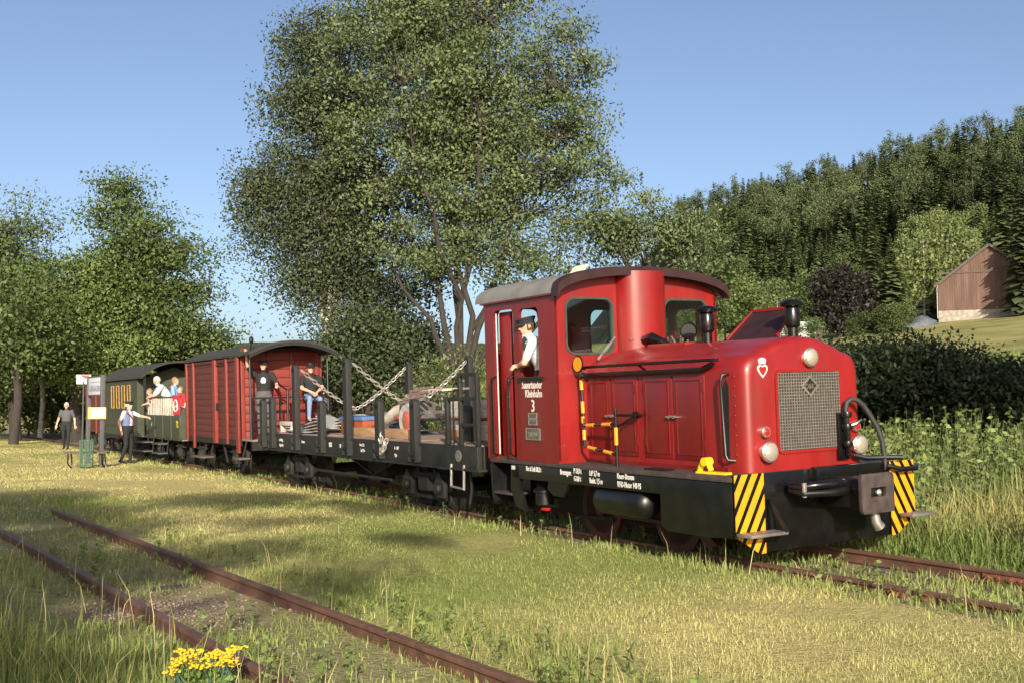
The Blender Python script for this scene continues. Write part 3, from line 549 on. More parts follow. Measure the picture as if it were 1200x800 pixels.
def round_mesh(H, seed, n=2300, colA=(.052, .08, .023), colB=(.13, .165, .052), leaf=.5, base=.2, pointy=0):
    global RNG
    keep = RNG; RNG = np.random.default_rng(seed); k = 44
    v = RNG.normal(size=(k, 3)); v /= np.linalg.norm(v, axis=1)[:, None]; c = v * (RNG.random(k) ** .4)[:, None] * np.array((.27, .27, .40 * (1 - base) + .1)) * H + np.array((0, 0, H * (.5 + base * .5)))
    if pointy: f = np.clip(1.25 - c[:, 2] / H, .12, 1); c[:, :2] *= f[:, None]
    ci = RNG.integers(0, k, n); P = c[ci] + RNG.normal(size=(n, 3)) * H * .062; P = P[P[:, 2] > H * base * .5]; ci = ci[:len(P)]
    tone = RNG.random(k)[ci] * .6 + RNG.random(len(P)) * .4; V, F, C = leafcloud(P, np.full(len(P), leaf), jitter(mixcol(tone, colA, colB), .2), .5, .8)
    RNG = keep; return V, F, None, C
def pine_mesh(H, seed):
    global RNG
    keep = RNG; RNG = np.random.default_rng(seed); k = 26; c = RNG.normal(size=(k, 3)) * np.array((.075, .075, .10)) * H + np.array((0, 0, H * .80)); n = 700; ci = RNG.integers(0, k, n); P = c[ci] + RNG.normal(size=(n, 3)) * H * .032
    V, F, C = leafcloud(P, np.full(n, .55), jitter(mixcol(RNG.random(n), (.034, .052, .021), (.09, .112, .043)), .2), .4, .7); RNG = keep; return V, F, None, C
PROTO = {}
def proto(kind, nvar, fn):
    PROTO[kind] = []
    for i in range(nvar):
        H, r, bark, data, mat = fn(i); V, f4, f3, C = data; me = bulk('crown', V, f4, mat, C, tri=f3); tr = stem_part(H, r, bark)
        PROTO[kind].append((me.data, tr.data)); bpy.data.objects.remove(me); bpy.data.objects.remove(tr)
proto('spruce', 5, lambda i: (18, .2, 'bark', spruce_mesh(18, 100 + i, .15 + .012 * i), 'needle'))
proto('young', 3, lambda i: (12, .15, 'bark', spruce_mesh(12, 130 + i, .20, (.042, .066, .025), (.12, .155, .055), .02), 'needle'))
proto('pine', 4, lambda i: (19, .22, 'bark_pine', pine_mesh(19, 150 + i), 'leaf'))
proto('broad', 5, lambda i: (13, .2, 'bark', round_mesh(13, 170 + i, 2600), 'leaf'))
proto('pale', 3, lambda i: (13, .2, 'bark_birch', round_mesh(13, 190 + i, 2600, (.105, .14, .042), (.21, .25, .09)), 'leaf'))
def put_tree(name, kind, x, y, sc, label, group=None, rz=None, cat='tree', wsc=1):
    cm, tm = random.choice(PROTO[kind]); root = tag(empty(name, loc=(x, y, T1(x, y) - .1), rz=random.uniform(0, 6.28) if rz is None else rz), label, cat, group); root.scale = (sc * wsc, sc * wsc, sc)
    link('crown', cm, None, root); link('trunk', tm, None, root); return root
HT = []; step = 4.7
for ix in range(-10, 72):
    for iy in range(-4, 84):
        x = 20 + ix * step + (iy % 2) * step / 2 + random.uniform(-1.4, 1.4); y = 118 + iy * step + random.uniform(-1.4, 1.4); d = float(track_d(x, y)); u = 600 + 1295 * x / y
        if d < 116 or u < 790 or u > 1245 or y > 425 or x < 26: continue
        z = T1(x, y); v = 474 - (z - CAM_H) * 1295 / y
        HT.append((y, x, z, u, v, d))
HT.sort()
lab = {'spruce': 'dark spruce in the hillside forest', 'young': 'young bushy spruce of the plantation', 'pine': 'pine with bare brown stem in the forest', 'broad': 'round green broadleaf tree of the hillside', 'pale': 'pale green birch above the barn'}
cnt = 0; rest = []
for (y, x, z, u, v, d) in HT:
    nse = float(fbm(np.array([x]), np.array([y]), .02, 2, 60)[0]); t = d - 116
    if t < 26: kd = 'broad' if (u < 905 or nse > .56) else ('pale' if 1050 < u < 1135 else ('young' if random.random() < .7 else 'spruce'))
    elif t < 62: kd = 'pale' if (1060 < u < 1150 and random.random() < .75) else ('young' if (u > 890 and nse < .55) else ('broad' if random.random() < .35 else 'spruce'))
    elif t < 95: kd = 'pine' if random.random() < (.62 if nse > .45 else .15) else 'spruce'
    else: kd = 'spruce' if random.random() < .66 else 'pine'
    kk = dict(spruce='spruce_tree', young='young_spruce', pine='pine_tree', broad='broadleaf_tree', pale='pale_birch')[kd]
    if cnt < 300: put_tree(kk, kd, x, y, random.uniform(.48, .85) * (.62 if t < 14 else .8 if t < 40 else 1), lab[kd] + (', on the lowest slope' if t < 20 else ', half way up the slope' if t < 60 else ', high up the slope'), {'spruce': 'spruces of the hillside forest', 'young': 'young spruces of the plantation', 'pine': 'bare-stemmed pines of the hillside forest', 'broad': 'broadleaf trees of the lower hillside', 'pale': 'birches above the barn'}[kd]); cnt += 1
    else: rest.append((x, y, z, kd))
def forest_rest():
    """the forest higher up the hill, read as one mass: one mesh"""
    VV = []; F4 = []; F3 = []; CC = []; o = 0
    r = np.random.default_rng(5)
    sp = [spruce_mesh(18, 300 + i, .17, step=1.7) for i in range(3)]; pn = [pine_mesh(19, 320 + i) for i in range(2)]
    for (x, y, z, kd) in rest:
        V, f4, f3, C = (pn if kd == 'pine' else sp)[r.integers(0, 2 if kd == 'pine' else 3)]
        a = r.random() * 6.28; s = r.uniform(.5, .86); W = np.stack([V[:, 0] * cos(a) - V[:, 1] * sin(a), V[:, 0] * sin(a) + V[:, 1] * cos(a), V[:, 2]], -1) * s + np.array((x, y, z))
        VV.append(W); F4.append(f4 + o); CC.append(C * r.uniform(.8, 1.2))
        if f3 is not None: F3.append(f3 + o)
        o += len(V)
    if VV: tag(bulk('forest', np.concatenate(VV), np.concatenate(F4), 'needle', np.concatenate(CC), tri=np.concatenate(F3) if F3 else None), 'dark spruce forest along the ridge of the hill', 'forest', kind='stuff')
forest_rest()
print('hill trees', cnt, 'rest', len(rest))
# single trees around the gardens and the barn at the foot of the hill
crown_tree('copper_beech', 'dark rounded copper beech at the foot of the hill', pix(985, 390, 97)[:2], pe(97, (985, 345, 34, 34), (978, 368, 32, 20), (1000, 362, 20, 22)), 190, 70, .36, (.014, .013, .010), (.034, .029, .021), .2, 3, spread=.5, fork_h=1.4, limb_n=6)
for nm, kd, u, D, sc, w, lb in (('yellow_conifer', 'young', 1046, 98, .66, 1.35, 'bright green conical conifer right of the copper beech'), ('spruce_tree', 'spruce', 1022, 104, .58, 1.0, 'dark narrow spruce directly behind the copper beech'), ('spruce_tree', 'spruce', 1200, 106, .72, 1.1, 'dark spruce overlapping the right side of the barn'), ('spruce_tree', 'spruce', 1178, 128, .75, 1.2, 'tall spruce behind the barn roof'), ('spruce_tree', 'spruce', 1098, 124, .6, 1.2, 'dark spruce in shade left of the barn'),
        ('birch_tree', 'pale', 1085, 118, .78, .9, 'weeping birch with hanging branches beside the barn'), ('birch_tree', 'pale', 1118, 126, .86, .9, 'tall pale birch behind the barn'), ('broadleaf_tree', 'broad', 850, 118, .72, 1.1, 'round green tree behind the engine cab roof'), ('broadleaf_tree', 'broad', 880, 108, .5, 1.1, 'round bushy tree above the open hatch'), ('pale_shrub', 'pale', 912, 98, .34, 1.25, 'yellowish shrub between the two exhaust stacks'), ('broadleaf_tree', 'broad', 945, 112, .52, 1.1, 'green tree left of the copper beech'), ('broadleaf_tree', 'broad', 835, 104, .42, 1.2, 'bush right of the engine cab window')):
    p = pix(u, 390, D); put_tree(nm, kd, p[0], p[1], sc, lb, wsc=w)
for i, (u, D, sc) in enumerate(((955, 88, .16), (1005, 88, .17), (1040, 86, .2), (1060, 92, .2), (930, 86, .15), (900, 84, .17))):
    p = pix(u, 395, D); put_tree('garden_shrub', 'broad', p[0], p[1], sc, 'low green shrub of the gardens below the copper beech', 'shrubs of the gardens', cat='shrub', wsc=1.5)
# scattered shrubs in the meadow behind the train
for i, (u, D, sc) in enumerate(((560, 66, .13), (505, 78, .16), (575, 92, .2), (470, 60, .14), (420, 64, .2), (330, 70, .24))):
    p = pix(u, 440, D); put_tree('meadow_shrub', 'broad', p[0], p[1], sc, 'small round shrub in the meadow beyond the train', 'shrubs of the meadow', cat='shrub', wsc=1.5)

# ------------------------------------------------------------------ barn and garden things at the foot of the hill
def barn():
    p = pix(1163, 376, 110); gz = T1(p[0], p[1]); root = tag(empty('barn', loc=(p[0], p[1], gz - .15), rz=radians(-27)), 'weathered reddish plank barn with slate gable roof on a stone plinth', 'barn')
    W, H, A, L = 4.9, 3.75, 7.45, 9.0
    MB().box(-W, W, 0, L, -.8, 1.0).build('stone_plinth', 'stone', root, .03)
    m = MB(); r = random.Random(4); x = -W
    while x < W - .02:
        w = r.uniform(.15, .24); x1 = min(x + w, W); h0 = H + (A - H) * (1 - abs(x) / W); h1 = H + (A - H) * (1 - abs(x1) / W); y = -.02 - r.random() * .035
        m.prism([(x + .008, y, 1.0), (x1 - .008, y, 1.0 + r.random() * .02), (x1 - .008, y, h1 - .06), (x + .008, y, h0 - .06)], (0, .05, 0)); x = x1
    tag(m.build('wall_board', 'barn_wood', root), kind='stuff')
    MB().prism([(-W + .03, .03, 1), (W - .03, .03, 1), (W - .03, .03, H - .1), (0, .03, A - .1), (-W + .03, .03, H - .1)], (0, L - .06, 0)).build('wall', 'barn_wood', root)
    MB().box(-W - .02, W + .02, -.12, -.03, 4.72, 4.86).build('batten', 'bench_wood', root); 
    for sg in (-1, 1):
        nx, nz = (A - H), W; q = 1 / math.hypot(nx, nz); nv = Vector((sg * nx * q, 0, nz * q)) * .14
        e0 = Vector((sg * (W + .35), -.4, H - .32)); r0 = Vector((0, -.4, A))
        MB().prism([e0, r0, r0 + nv, e0 + nv], (0, L + .8, 0)).build('roof', 'slate', root)
        m = MB(); m.bar(e0 - Vector((0, .03, .03)), r0 - Vector((0, .03, .03)), .05, .2); m.build('bargeboard', 'bench_wood', root)
    MB().tube([(-W + .1, -.1, 4.0), (-W - .1, -.1, 3.3), (-W - .08, -.1, .2)], .05, 8).build('downpipe', 'steel', root, smooth=True)
barn()
p = pix(1083, 370, 104); gz = T1(p[0], p[1]); m = MB(); rings = []
for i in range(7):
    q = i / 6; w = 1.0 * (1 - .6 * q ** 2) ; rings.append([(w * 1.3 * cos(a) * (1 + .2 * sin(3 * a + i)), w * .9 * sin(a), 1.0 * q + .1 * sin(a * 2 + i)) for a in np.linspace(0, 6.283, 13)[:-1]])
o = m.loft(rings).build('covered_stack', 'tarp_grey', smooth=True); o.location = (p[0], p[1], gz - .1); tag(o, 'low stack under a grey blue sheet left of the barn', 'stack')
m = MB()
for i in range(5): m.tube([(-1.6 + .8 * i, 0, 0), (-1.5 + .8 * i, .1, .8 + .2 * sin(i)), (-1.4 + .8 * i, 0, 0)], .18, 6)
p = pix(1062, 384, 101); o = MB().prism([(-1.7, 0, 0), (1.7, 0, 0), (1.5, 0, .55), (.4, 0, .8), (-1.2, 0, .7)], (0, 1.1, 0)).build('log_pile', 'tarp_grey', None, .12); o.location = (p[0], p[1], T1(p[0], p[1]) - .05); tag(o, 'low heap under a grey sheet between conifer and barn', 'heap')
def greenhouse():
    p = pix(930, 390, 95); root = tag(empty('greenhouse', loc=(p[0], p[1], T1(p[0], p[1])), rz=radians(12)), 'small pale glass greenhouse behind the front exhaust stack', 'greenhouse')
    m = MB(); 
    for x in np.linspace(-1.6, 1.6, 6):
        m.bar((x, -.9, 0), (x, -.9, 1.2), .06); m.bar((x, .9, 0), (x, .9, 1.2), .06); m.bar((x, -.9, 1.2), (x, 0, 1.75), .06); m.bar((x, .9, 1.2), (x, 0, 1.75), .06)
    for y, z in ((-.9, 1.2), (.9, 1.2), (0, 1.75)): m.bar((-1.6, y, z), (1.6, y, z), .07)
    m.build('frame', 'white_paint', root); MB().prism([(-1.55, -.87, 0), (-1.55, .87, 0), (-1.55, .87, 1.16), (-1.55, 0, 1.7), (-1.55, -.87, 1.16)], (3.1, 0, 0)).build('pane', 'greenhouse', root)
    p = pix(953, 389, 96); r2 = tag(empty('garden_shed', loc=(p[0], p[1], T1(p[0], p[1])), rz=radians(-15)), 'small green garden shed beside the copper beech', 'shed')
    MB().box(-.8, .8, -.8, .8, 0, 1.1).build('wall', 'bench_wood', r2); MB().prism([(-1, -1, 1.05), (1, -1, 1.05), (0, -1, 1.8)], (0, 2, 0)).build('roof', 'shed_green', r2)
greenhouse()

# ------------------------------------------------------------------ the engine
LOCO = tag(empty('locomotive', rail_frame()), 'red narrow gauge diesel locomotive with black frame and yellow warning stripes', 'locomotive')
HW, ZF = 1.29, .92
def rrect(y0, y1, z0, z1, r, fn, n=5):
    """rounded rectangle outline; fn maps 2D to 3D"""
    out = []
    for cx, cz, a0 in ((y1 - r, z1 - r, 0), (y0 + r, z1 - r, pi / 2), (y0 + r, z0 + r, pi), (y1 - r, z0 + r, 1.5 * pi)):
        for k in range(n + 1): a = a0 + pi / 2 * k / n; out.append(fn(cx + r * cos(a), cz + r * sin(a)))
    return out
def loco():
    R = LOCO
    # frame and footplate
    MB().box(-4.72, -.012, -HW, HW, ZF - .05, ZF).build('footplate', 'footplate', R, .012)
    for sg in (-1, 1):
        y = sg * HW; o = -sg * .035
        MB().prism([(-4.15, y, ZF - .055), (-.015, y, ZF - .055), (-.015, y, .34), (-.35, y, .31), (-1.02, y, .31), (-1.12, y, .36), (-1.12, y, .69), (-4.15, y, .69)], (0, o, 0)).build('side_frame', 'black', R, .006)
        MB().prism([(-3.62, y - sg * .01, .70), (-3.30, y - sg * .01, .70), (-3.34, y - sg * .01, .60), (-3.2, y - sg * .01, .52), (-3.0, y - sg * .01, .52), (-2.86, y - sg * .01, .70)], (0, o, 0)).build('frame_web', 'black', R)
    MB().box(-4.6, -.1, -.62, .62, .42, ZF - .06).build('inner_frame', 'black_matt', R)
    MB().prism([(0, -1.27, .34), (0, -.94, .165), (0, .94, .165), (0, 1.27, .34), (0, 1.27, ZF + .02), (0, -1.27, ZF + .02)], (-.03, 0, 0)).build('front_plate', 'black_gloss', R, .008)
    MB().box(-4.80, -4.74, -1.2, 1.2, .3, ZF).build('rear_plate', 'black', R, .008)
    # warning panels with slanted stripes
    for sg in (-1, 1):
        y0, y1 = (-1.285, -.90) if sg < 0 else (.92, 1.30); zt, zb = ZF + .025, .16
        out = [(y0, zt), (y1, zt), (y1, zb), (y0 + .30, zb), (y0, .35)] if sg < 0 else [(y0, zt), (y1, zt), (y1, .35), (y1 - .30, zb), (y0, zb)]
        o = MB().prism([(.004, a, b) for a, b in out], (.018, 0, 0)).build('warning_panel', 'black_gloss', R)
        m = MB()
        for k in range(-4, 6):
            c = zb + k * .235; h = .118; sl = 1.75 * (1 if sg < 0 else -1); ya = y0
            P = [(y0, c + (0 if sg < 0 else (y1 - y0) * 1.75)), (y1, c + ((y1 - y0) * 1.75 if sg < 0 else 0))]; poly = [(P[0][0], P[0][1]), (P[1][0], P[1][1]), (P[1][0], P[1][1] + h * 1.2), (P[0][0], P[0][1] + h * 1.2)]
            poly = clip(poly, out)
            if len(poly) > 2: m.prism([(.0235, a, b) for a, b in poly], (.003, 0, 0))
        m.build('stripe', 'yellow', o)
        # step under the panel
        yc = (y0 + y1) / 2 + sg * -.0
        st = MB().box(.03, .24 if sg < 0 else .20, y0 + (0 if sg < 0 else .12), y1 + .1, .355, .385).build('step', 'steel', R, .006)
        if sg < 0: MB().bar((.25, y1 + .07, .385), (.03, y1 + .07, .66), .035).bar((.03, y1 + .07, .36), (.03, y1 + .07, .68), .035).build('bracket', 'black', st)
    # hood: profile swept along the engine, front edges rounded
    def hoodprof(w, zc, zs, z0, n=7):
        pts = [(-w, z0), (-w, zs - .12)]
        for k in range(1, n + 1): a = k / n * pi / 2; pts.append((-w + .20 * (1 - cos(a)), zs - .12 + .20 * sin(a)))
        for k in range(1, 9): q = k / 8; yy = -(w - .20) * (1 - q); pts.append((yy, zs + .08 + (zc - zs - .08) * (1 - (1 - q) ** 2)))
        return pts + [(-y, z) for y, z in pts[-2::-1]]
    rings = []
    for s, ins in ((-3.10, 0), (-2.2, 0), (-1.2, 0), (-.42, 0), (-.345, .008), (-.295, .028), (-.262, .062), (-.25, .105)):
        rings.append([(s, y, z) for y, z in hoodprof(.85 - ins, 2.31 - ins * .8, 2.06 - ins * .6, ZF - .01)])
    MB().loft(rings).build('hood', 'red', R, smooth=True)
    # hood doors on both sides
    for sg in (-1, 1):
        for a, b in ((-2.93, -2.60), (-2.47, -2.07), (-1.85, -1.45), (-1.31, -.90)):
            y = sg * .85
            d = MB().prism([(a - .05, y, 1.02), (b + .05, y, 1.02), (b + .05, y, 1.93), (a - .05, y, 1.93)], (0, sg * .012, 0)).build('hood_door', 'red_side_shaded', R, .004)
            fr = MB()
            for q in ((a, 1.08, a, 1.88), (b, 1.08, b, 1.88), (a, 1.08, b, 1.08), (a, 1.88, b, 1.88)): fr.bar((q[0], y + sg * .014, q[1]), (q[2], y + sg * .014, q[3]), .018, .012)
            fr.build('door_rib', 'red_side_shaded', d)
            hs = a - .03 if a in (-2.47, -1.31) else b + .03
            MB().box(min(hs, hs) - .05, hs + .05, y - .001, y + sg * .05, 1.475, 1.49).lathe([(.018, 0), (.018, .05)], (hs, y, 1.48), (0, sg, 0), 8).build('handle', 'chrome', d)
            hx = b + .02 if a in (-2.47, -1.31) else a - .02
            m = MB()
            for z in (1.2, 1.8): m.box(hx - .02, hx + .02, y, y + sg * .022, z - .05, z + .05)
            m.build('hinge', 'red_side_shaded', d)
        y = sg * .97
        m = MB().tube([(-3.05, sg * .86, 2.06), (-3.02, y, 2.07), (-.70, y, 2.08), (-.64, y - sg * .02, 2.08), (-.62, sg * .86, 2.08)], .018, 8)
        for s in (-1.85,): m.tube([(s, y, 2.075), (s - .03, sg * .84, 2.01)], .013, 6)
        m.build('handrail', 'black_gloss', R, smooth=True)
        MB().tube([(-3.05, sg * .87, 1.985), (-2.99, sg * .90, 1.975), (-.85, sg * .90, 1.985), (-.70, sg * .87, 2.04)], .028, 8).build('hood_strip', 'black', R, smooth=True)  # black strip along the hood below the handrail
        MB().prism([(-.60, sg * .851, 1.08), (-.50, sg * .851, 1.04), (-.48, sg * .851, 1.80), (-.52, sg * .851, 1.88), (-.60, sg * .851, 1.72)], (0, sg * .006, 0)).build('side_vent', 'black_matt', R)
        MB().tube([(-.48, sg * .85, 1.93), (-.5, sg * .92, 1.92), (-.52, sg * .93, 1.85), (-.48, sg * .93, 1.1), (-.46, sg * .92, 1.05), (-.42, sg * .85, 1.04)], .016, 8).build('grab_rail', 'black_gloss', R, smooth=True)
        m = MB()
        for k in range(9): m.lathe([(.011, 0), (.008, .008)], (-.40, sg * .849, 1.1 + k * .1), (0, sg, 0), 6)
        m.build('rivet', 'red', R)
        MB().box(-2.96, -.5, sg * .85, sg * .885, ZF, ZF + .045).build('hood_sill', 'red_side_shaded', R)
    # front of the hood
    fx = -.25
    yc = .045; g0, g1, h0, h1 = yc - .45, yc + .455, 1.12, 1.93
    MB().holes(rrect(g0 - .03, g1 + .03, h0 - .03, h1 + .03, .08, lambda y, z: (fx + .001, y, z)), [rrect(g0, g1, h0, h1, .06, lambda y, z: (fx + .001, y, z))], (.016, 0, 0)).build('grille_frame', 'red', R)
    MB().prism(rrect(g0, g1, h0, h1, .06, lambda y, z: (fx + .0015, y, z)), (.003, 0, 0)).build('grille_backing', 'dark_inside', R)
    m = MB(); ny, nz = 25, 25
    for k in range(ny): y = g0 + .012 + (g1 - g0 - .024) * k / (ny - 1); m.box(fx + .006, fx + .016, y - .0042, y + .0042, h0 + .005, h1 - .005)
    for k in range(nz): z = h0 + .012 + (h1 - h0 - .024) * k / (nz - 1); m.box(fx + .009, fx + .019, g0 + .005, g1 - .005, z - .004, z + .004)
    tag(m.build('grille_mesh', 'grille_wire', R), kind='stuff')
    d = MB().holes([(fx + .02, yc, 1.895), (fx + .02, yc + .125, 1.78), (fx + .02, yc, 1.665), (fx + .02, yc - .125, 1.78)], [[(fx + .02, yc, 1.865), (fx + .02, yc + .094, 1.78), (fx + .02, yc, 1.695), (fx + .02, yc - .094, 1.78)]], (.014, 0, 0)).build('maker_emblem', 'chrome', R)
    MB().prism([(fx + .0205, yc, 1.87), (fx + .0205, yc + .097, 1.78), (fx + .0205, yc, 1.69), (fx + .0205, yc - .097, 1.78)], (.004, 0, 0)).build('emblem_field', 'black_matt', d)
    lettering('O&K', d, (fx + .026, yc, 1.752), (0, 1, 0), (0, 0, 1), .078, 'chrome', .85, align='CENTER')
    # heart badge
    hp = [(.0, -.085), (.045, -.04), (.072, .0), (.072, .035), (.045, .058), (.015, .05), (0, .035), (-.015, .05), (-.045, .058), (-.072, .035), (-.072, .0), (-.045, -.04)]
    hb = MB().prism([(fx - .012, -.60 + a * .95, 1.96 + b * .95) for a, b in hp], (.02, 0, 0)).build('heart_badge', 'white_paint', R)
    MB().prism([(fx + .009, -.60 + a * .68, 1.96 + b * .68) for a, b in hp], (.003, 0, 0)).build('heart', 'red_lens', hb)
    MB().prism([(fx - .012, -.60 + a * .85, 2.022 + b * .8) for a, b in ((-.05, 0), (.05, 0), (.062, .05), (.03, .075), (0, .08), (-.03, .075), (-.062, .05))], (.02, 0, 0)).build('crown', 'white_paint', hb)
    # lamps
    def lamp(y, z, r, x=fx, nm='headlight'):
        b = MB().lathe([(r * .75, -.03), (r * .95, .02), (r * 1.08, .055), (r * 1.1, .075), (r * .96, .088)], (x, y, z), (1, 0, 0), 24).build(nm, 'chrome', R, smooth=True)
        MB().lathe([(r * .97, .078), (r * .9, .096), (r * .6, .112), (r * .25, .119), (.001, .12)], (x, y, z), (1, 0, 0), 24).build('lens', 'lens', b, smooth=True)
    lamp(.06, 2.08, .094, fx - .03); lamp(-.60, 1.125, .100); lamp(.72, 1.13, .100)
    b = MB().lathe([(.055, 0), (.06, .05), (.05, .062)], (fx, -.62, 1.33), (1, 0, 0), 16).build('tail_lamp', 'chrome', R, smooth=True); MB().lathe([(.046, .058), (.03, .07), (.001, .075)], (fx, -.62, 1.33), (1, 0, 0), 14).build('lens', 'red_lens', b, smooth=True)
    b = MB().lathe([(.055, 0), (.06, .05), (.05, .062)], (fx, .70, 1.33), (1, 0, 0), 16).build('tail_lamp', 'chrome', R, smooth=True); MB().lathe([(.046, .058), (.03, .07), (.001, .075)], (fx, .70, 1.33), (1, 0, 0), 14).build('lens', 'red_lens', b, smooth=True)
    # coupler, brackets, hoses
    c = MB().box(.0, .16, -.30, .62, .70, .79).box(-.0, .10, -.24, .70, .79, ZF + .04).build('coupler_bracket', 'black_gloss', R, .02)
    MB().tube([(.10, -.62, .80), (.26, -.60, .80), (.34, -.45, .815), (.38, -.25, .82), (.36, -.10, .79), (.2, -.12, .73)], [.045, .04, .04, .05, .06, .06], 10).build('coupling_link', 'black_gloss', R, smooth=True)
    MB().tube([(.10, -.62, .76), (.28, -.61, .73), (.36, -.42, .735), (.40, -.22, .74), (.34, -.08, .75)], [.036, .036, .036, .045, .05], 10).build('coupling_link', 'black', R, smooth=True)
    MB().lathe([(.025, 0), (.025, .14)], (.28, -.61, .70), (0, 0, 1), 10).build('coupling_pin', 'steel', R)
    # buffer plate: curved steel face with an opening
    m = MB(); rings = []
    bp = MB().holes([(.62, -.16, .52), (.62, .26, .52), (.62, .28, .56), (.62, .28, .87), (.62, .26, .91), (.62, -.16, .91), (.62, -.18, .87), (.62, -.18, .56)], [[(.62, -.05, .68), (.62, .16, .68), (.62, .16, .77), (.62, -.05, .77)]], (-.05, 0, 0)).build('buffer_plate', 'steel', R, .008)
    bp.data.materials.clear(); bp.data.materials.append(MATS['footplate'])
    MB().box(.02, .575, -.09, .19, .56, .86).build('buffer_block', 'black', R, .02)
    MB().lathe([(.03, 0), (.035, .03), (.0, .05)], (.585, .07, .72), (1, 0, 0), 10).build('coupling_pin', 'chrome', bp)
    MB().tube([(.50, .10, .56), (.51, .12, .42), (.52, .16, .36)], [.04, .05, .06], 10).build('pin_chain', 'steel', R, smooth=True)
    # air hose cabinet on the right of the grille and the arched brake hose
    MB().box(-.245, -.20, .42, .58, .98, 1.48).build('valve_backing', 'black_gloss', R, .01)
    m = MB().tube([(-.17, .52, 1.02), (-.15, .50, 1.25), (-.16, .49, 1.45)], .03, 8)
    for z in (1.15, 1.33, 1.46): m.lathe([(.05, -.03), (.055, 0), (.05, .03)], (-.155, .50, z), (0, 0, 1), 10)
    m.tube([(-.16, .50, 1.33), (-.10, .57, 1.36), (-.08, .64, 1.40)], .022, 8); m.build('brake_valve', 'black_gloss', R, smooth=True)
    pts = [(-.15, .50, 1.42), (-.16, .49, 1.52), (-.155, .51, 1.59), (-.14, .56, 1.625), (-.12, .63, 1.61), (-.10, .70, 1.55), (-.08, .77, 1.45), (-.05, .84, 1.32), (-.03, .885, 1.17), (-.02, .90, 1.02), (-.01, .90, .86)]
    MB().tube(pts, .028, 10).build('brake_hose', 'rubber', R, smooth=True)
    MB().tube([(-.20, .62, 1.02), (-.12, .74, .985), (.02, .95, .985), (.1, 1.05, .98)], .028, 8).build('pipe', 'black_gloss', R, smooth=True)
    MB().tube([(.03, .88, .90), (.12, 1.0, .86), (.12, 1.22, .86), (.04, 1.32, .88)], .03, 8).build('step_handle', 'black_gloss', R, smooth=True)
    # hood top: exhaust stacks, hatch, horn, fittings
    for s, y in ((-1.62, -.12), (-.64, .25)):
        z0 = 2.29; MB().lathe([(.055, -.05), (.055, .12), (.075, .14), (.082, .16), (.082, .33), (.07, .35), (.12, .36), (.128, .39), (.10, .42), (.03, .435)], (s, y, z0), (0, 0, 1), 18).build('exhaust_stack', 'black_gloss', R, smooth=True)
    h = MB().prism([(-1.68, .22, 2.31), (-.86, .22, 2.31), (-.92, .58, 2.64), (-1.62, .58, 2.64)], (0, .015, .025)).build('open_hatch', 'red_dark', R, .004)
    MB().bar((-1.68, .222, 2.335), (-1.62, .585, 2.66), .025, .02).bar((-.86, .222, 2.335), (-.92, .585, 2.66), .025, .02).bar((-1.62, .585, 2.665), (-.92, .585, 2.665), .022, .03).build('rim', 'red', h)
    MB().bar((-1.0, .25, 2.30), (-.97, .50, 2.56), .018).build('stay', 'steel', h)
    MB().box(-1.74, -.8, .14, .24, 2.27, 2.315).build('hatch_sill', 'red', R, .008)
    MB().box(-2.62, -1.9, -.22, .26, 2.26, 2.325).build('filler_lid', 'red', R, .015)
    MB().lathe([(.028, -.22), (.03, -.05), (.05, .02), (.085, .10), (.105, .13)], (-2.42, .24, 2.47), (.9, -.45, 0), 18, cap=False).build('horn', 'black_gloss', R, smooth=True)
    MB().lathe([(.10, 0), (.09, .004)], (-2.325, .195, 2.47), (.9, -.45, 0), 18).build('horn_mouth', 'dark_inside', R)
    MB().tube([(-2.42, .24, 2.47), (-2.45, .24, 2.36), (-2.45, .2, 2.28)], .02, 6).build('horn_bracket', 'black', R)
    MB().tube([(-2.95, -.05, 2.30), (-2.8, -.12, 2.39), (-2.62, -.14, 2.41), (-2.5, -.1, 2.36), (-2.46, 0, 2.31)], [.04, .06, .065, .05, .03], 8).build('air_pipe', 'black_gloss', R, smooth=True)
    m = MB()
    for k in range(6): m.lathe([(.02, 0), (.02, .07), (.03, .075), (.03, .1), (0, .105)], (-2.52 + k * .12, .02 + .06 * (k % 2), 2.31), (0, 0, 1), 8)
    m.build('valve', 'red_dark', R)
    # the yellow and black shunter's guard rail on the near side
    g = MB().tube([(-2.86, -1.03, 1.10), (-2.9, -1.03, 2.0)], .017, 8).tube([(-2.18, -1.06, ZF), (-2.18, -1.06, 1.58)], .02, 8).tube([(-2.87, -1.03, 1.37), (-2.2, -1.06, 1.40)], .017, 8).tube([(-2.86, -1.03, 1.12), (-2.2, -1.06, 1.05)], .017, 8)
    g.tube([(-2.18, -1.06, 1.50), (-2.0, -.95, 1.50), (-1.93, -.86, 1.50)], .016, 8).lathe([(.04, -.02), (.04, .02)], (-1.97, -.93, 1.50), (0, 1, 0), 10).tube([(-2.18, -1.05, 1.36), (-2.0, -.92, 1.49)], .012, 6)
    g.lathe([(.035, -.04), (.035, .05)], (-2.83, -1.04, 1.96), (1, 0, 0), 10)
    G = g.build('guard_rail', 'black_gloss', R, smooth=True)
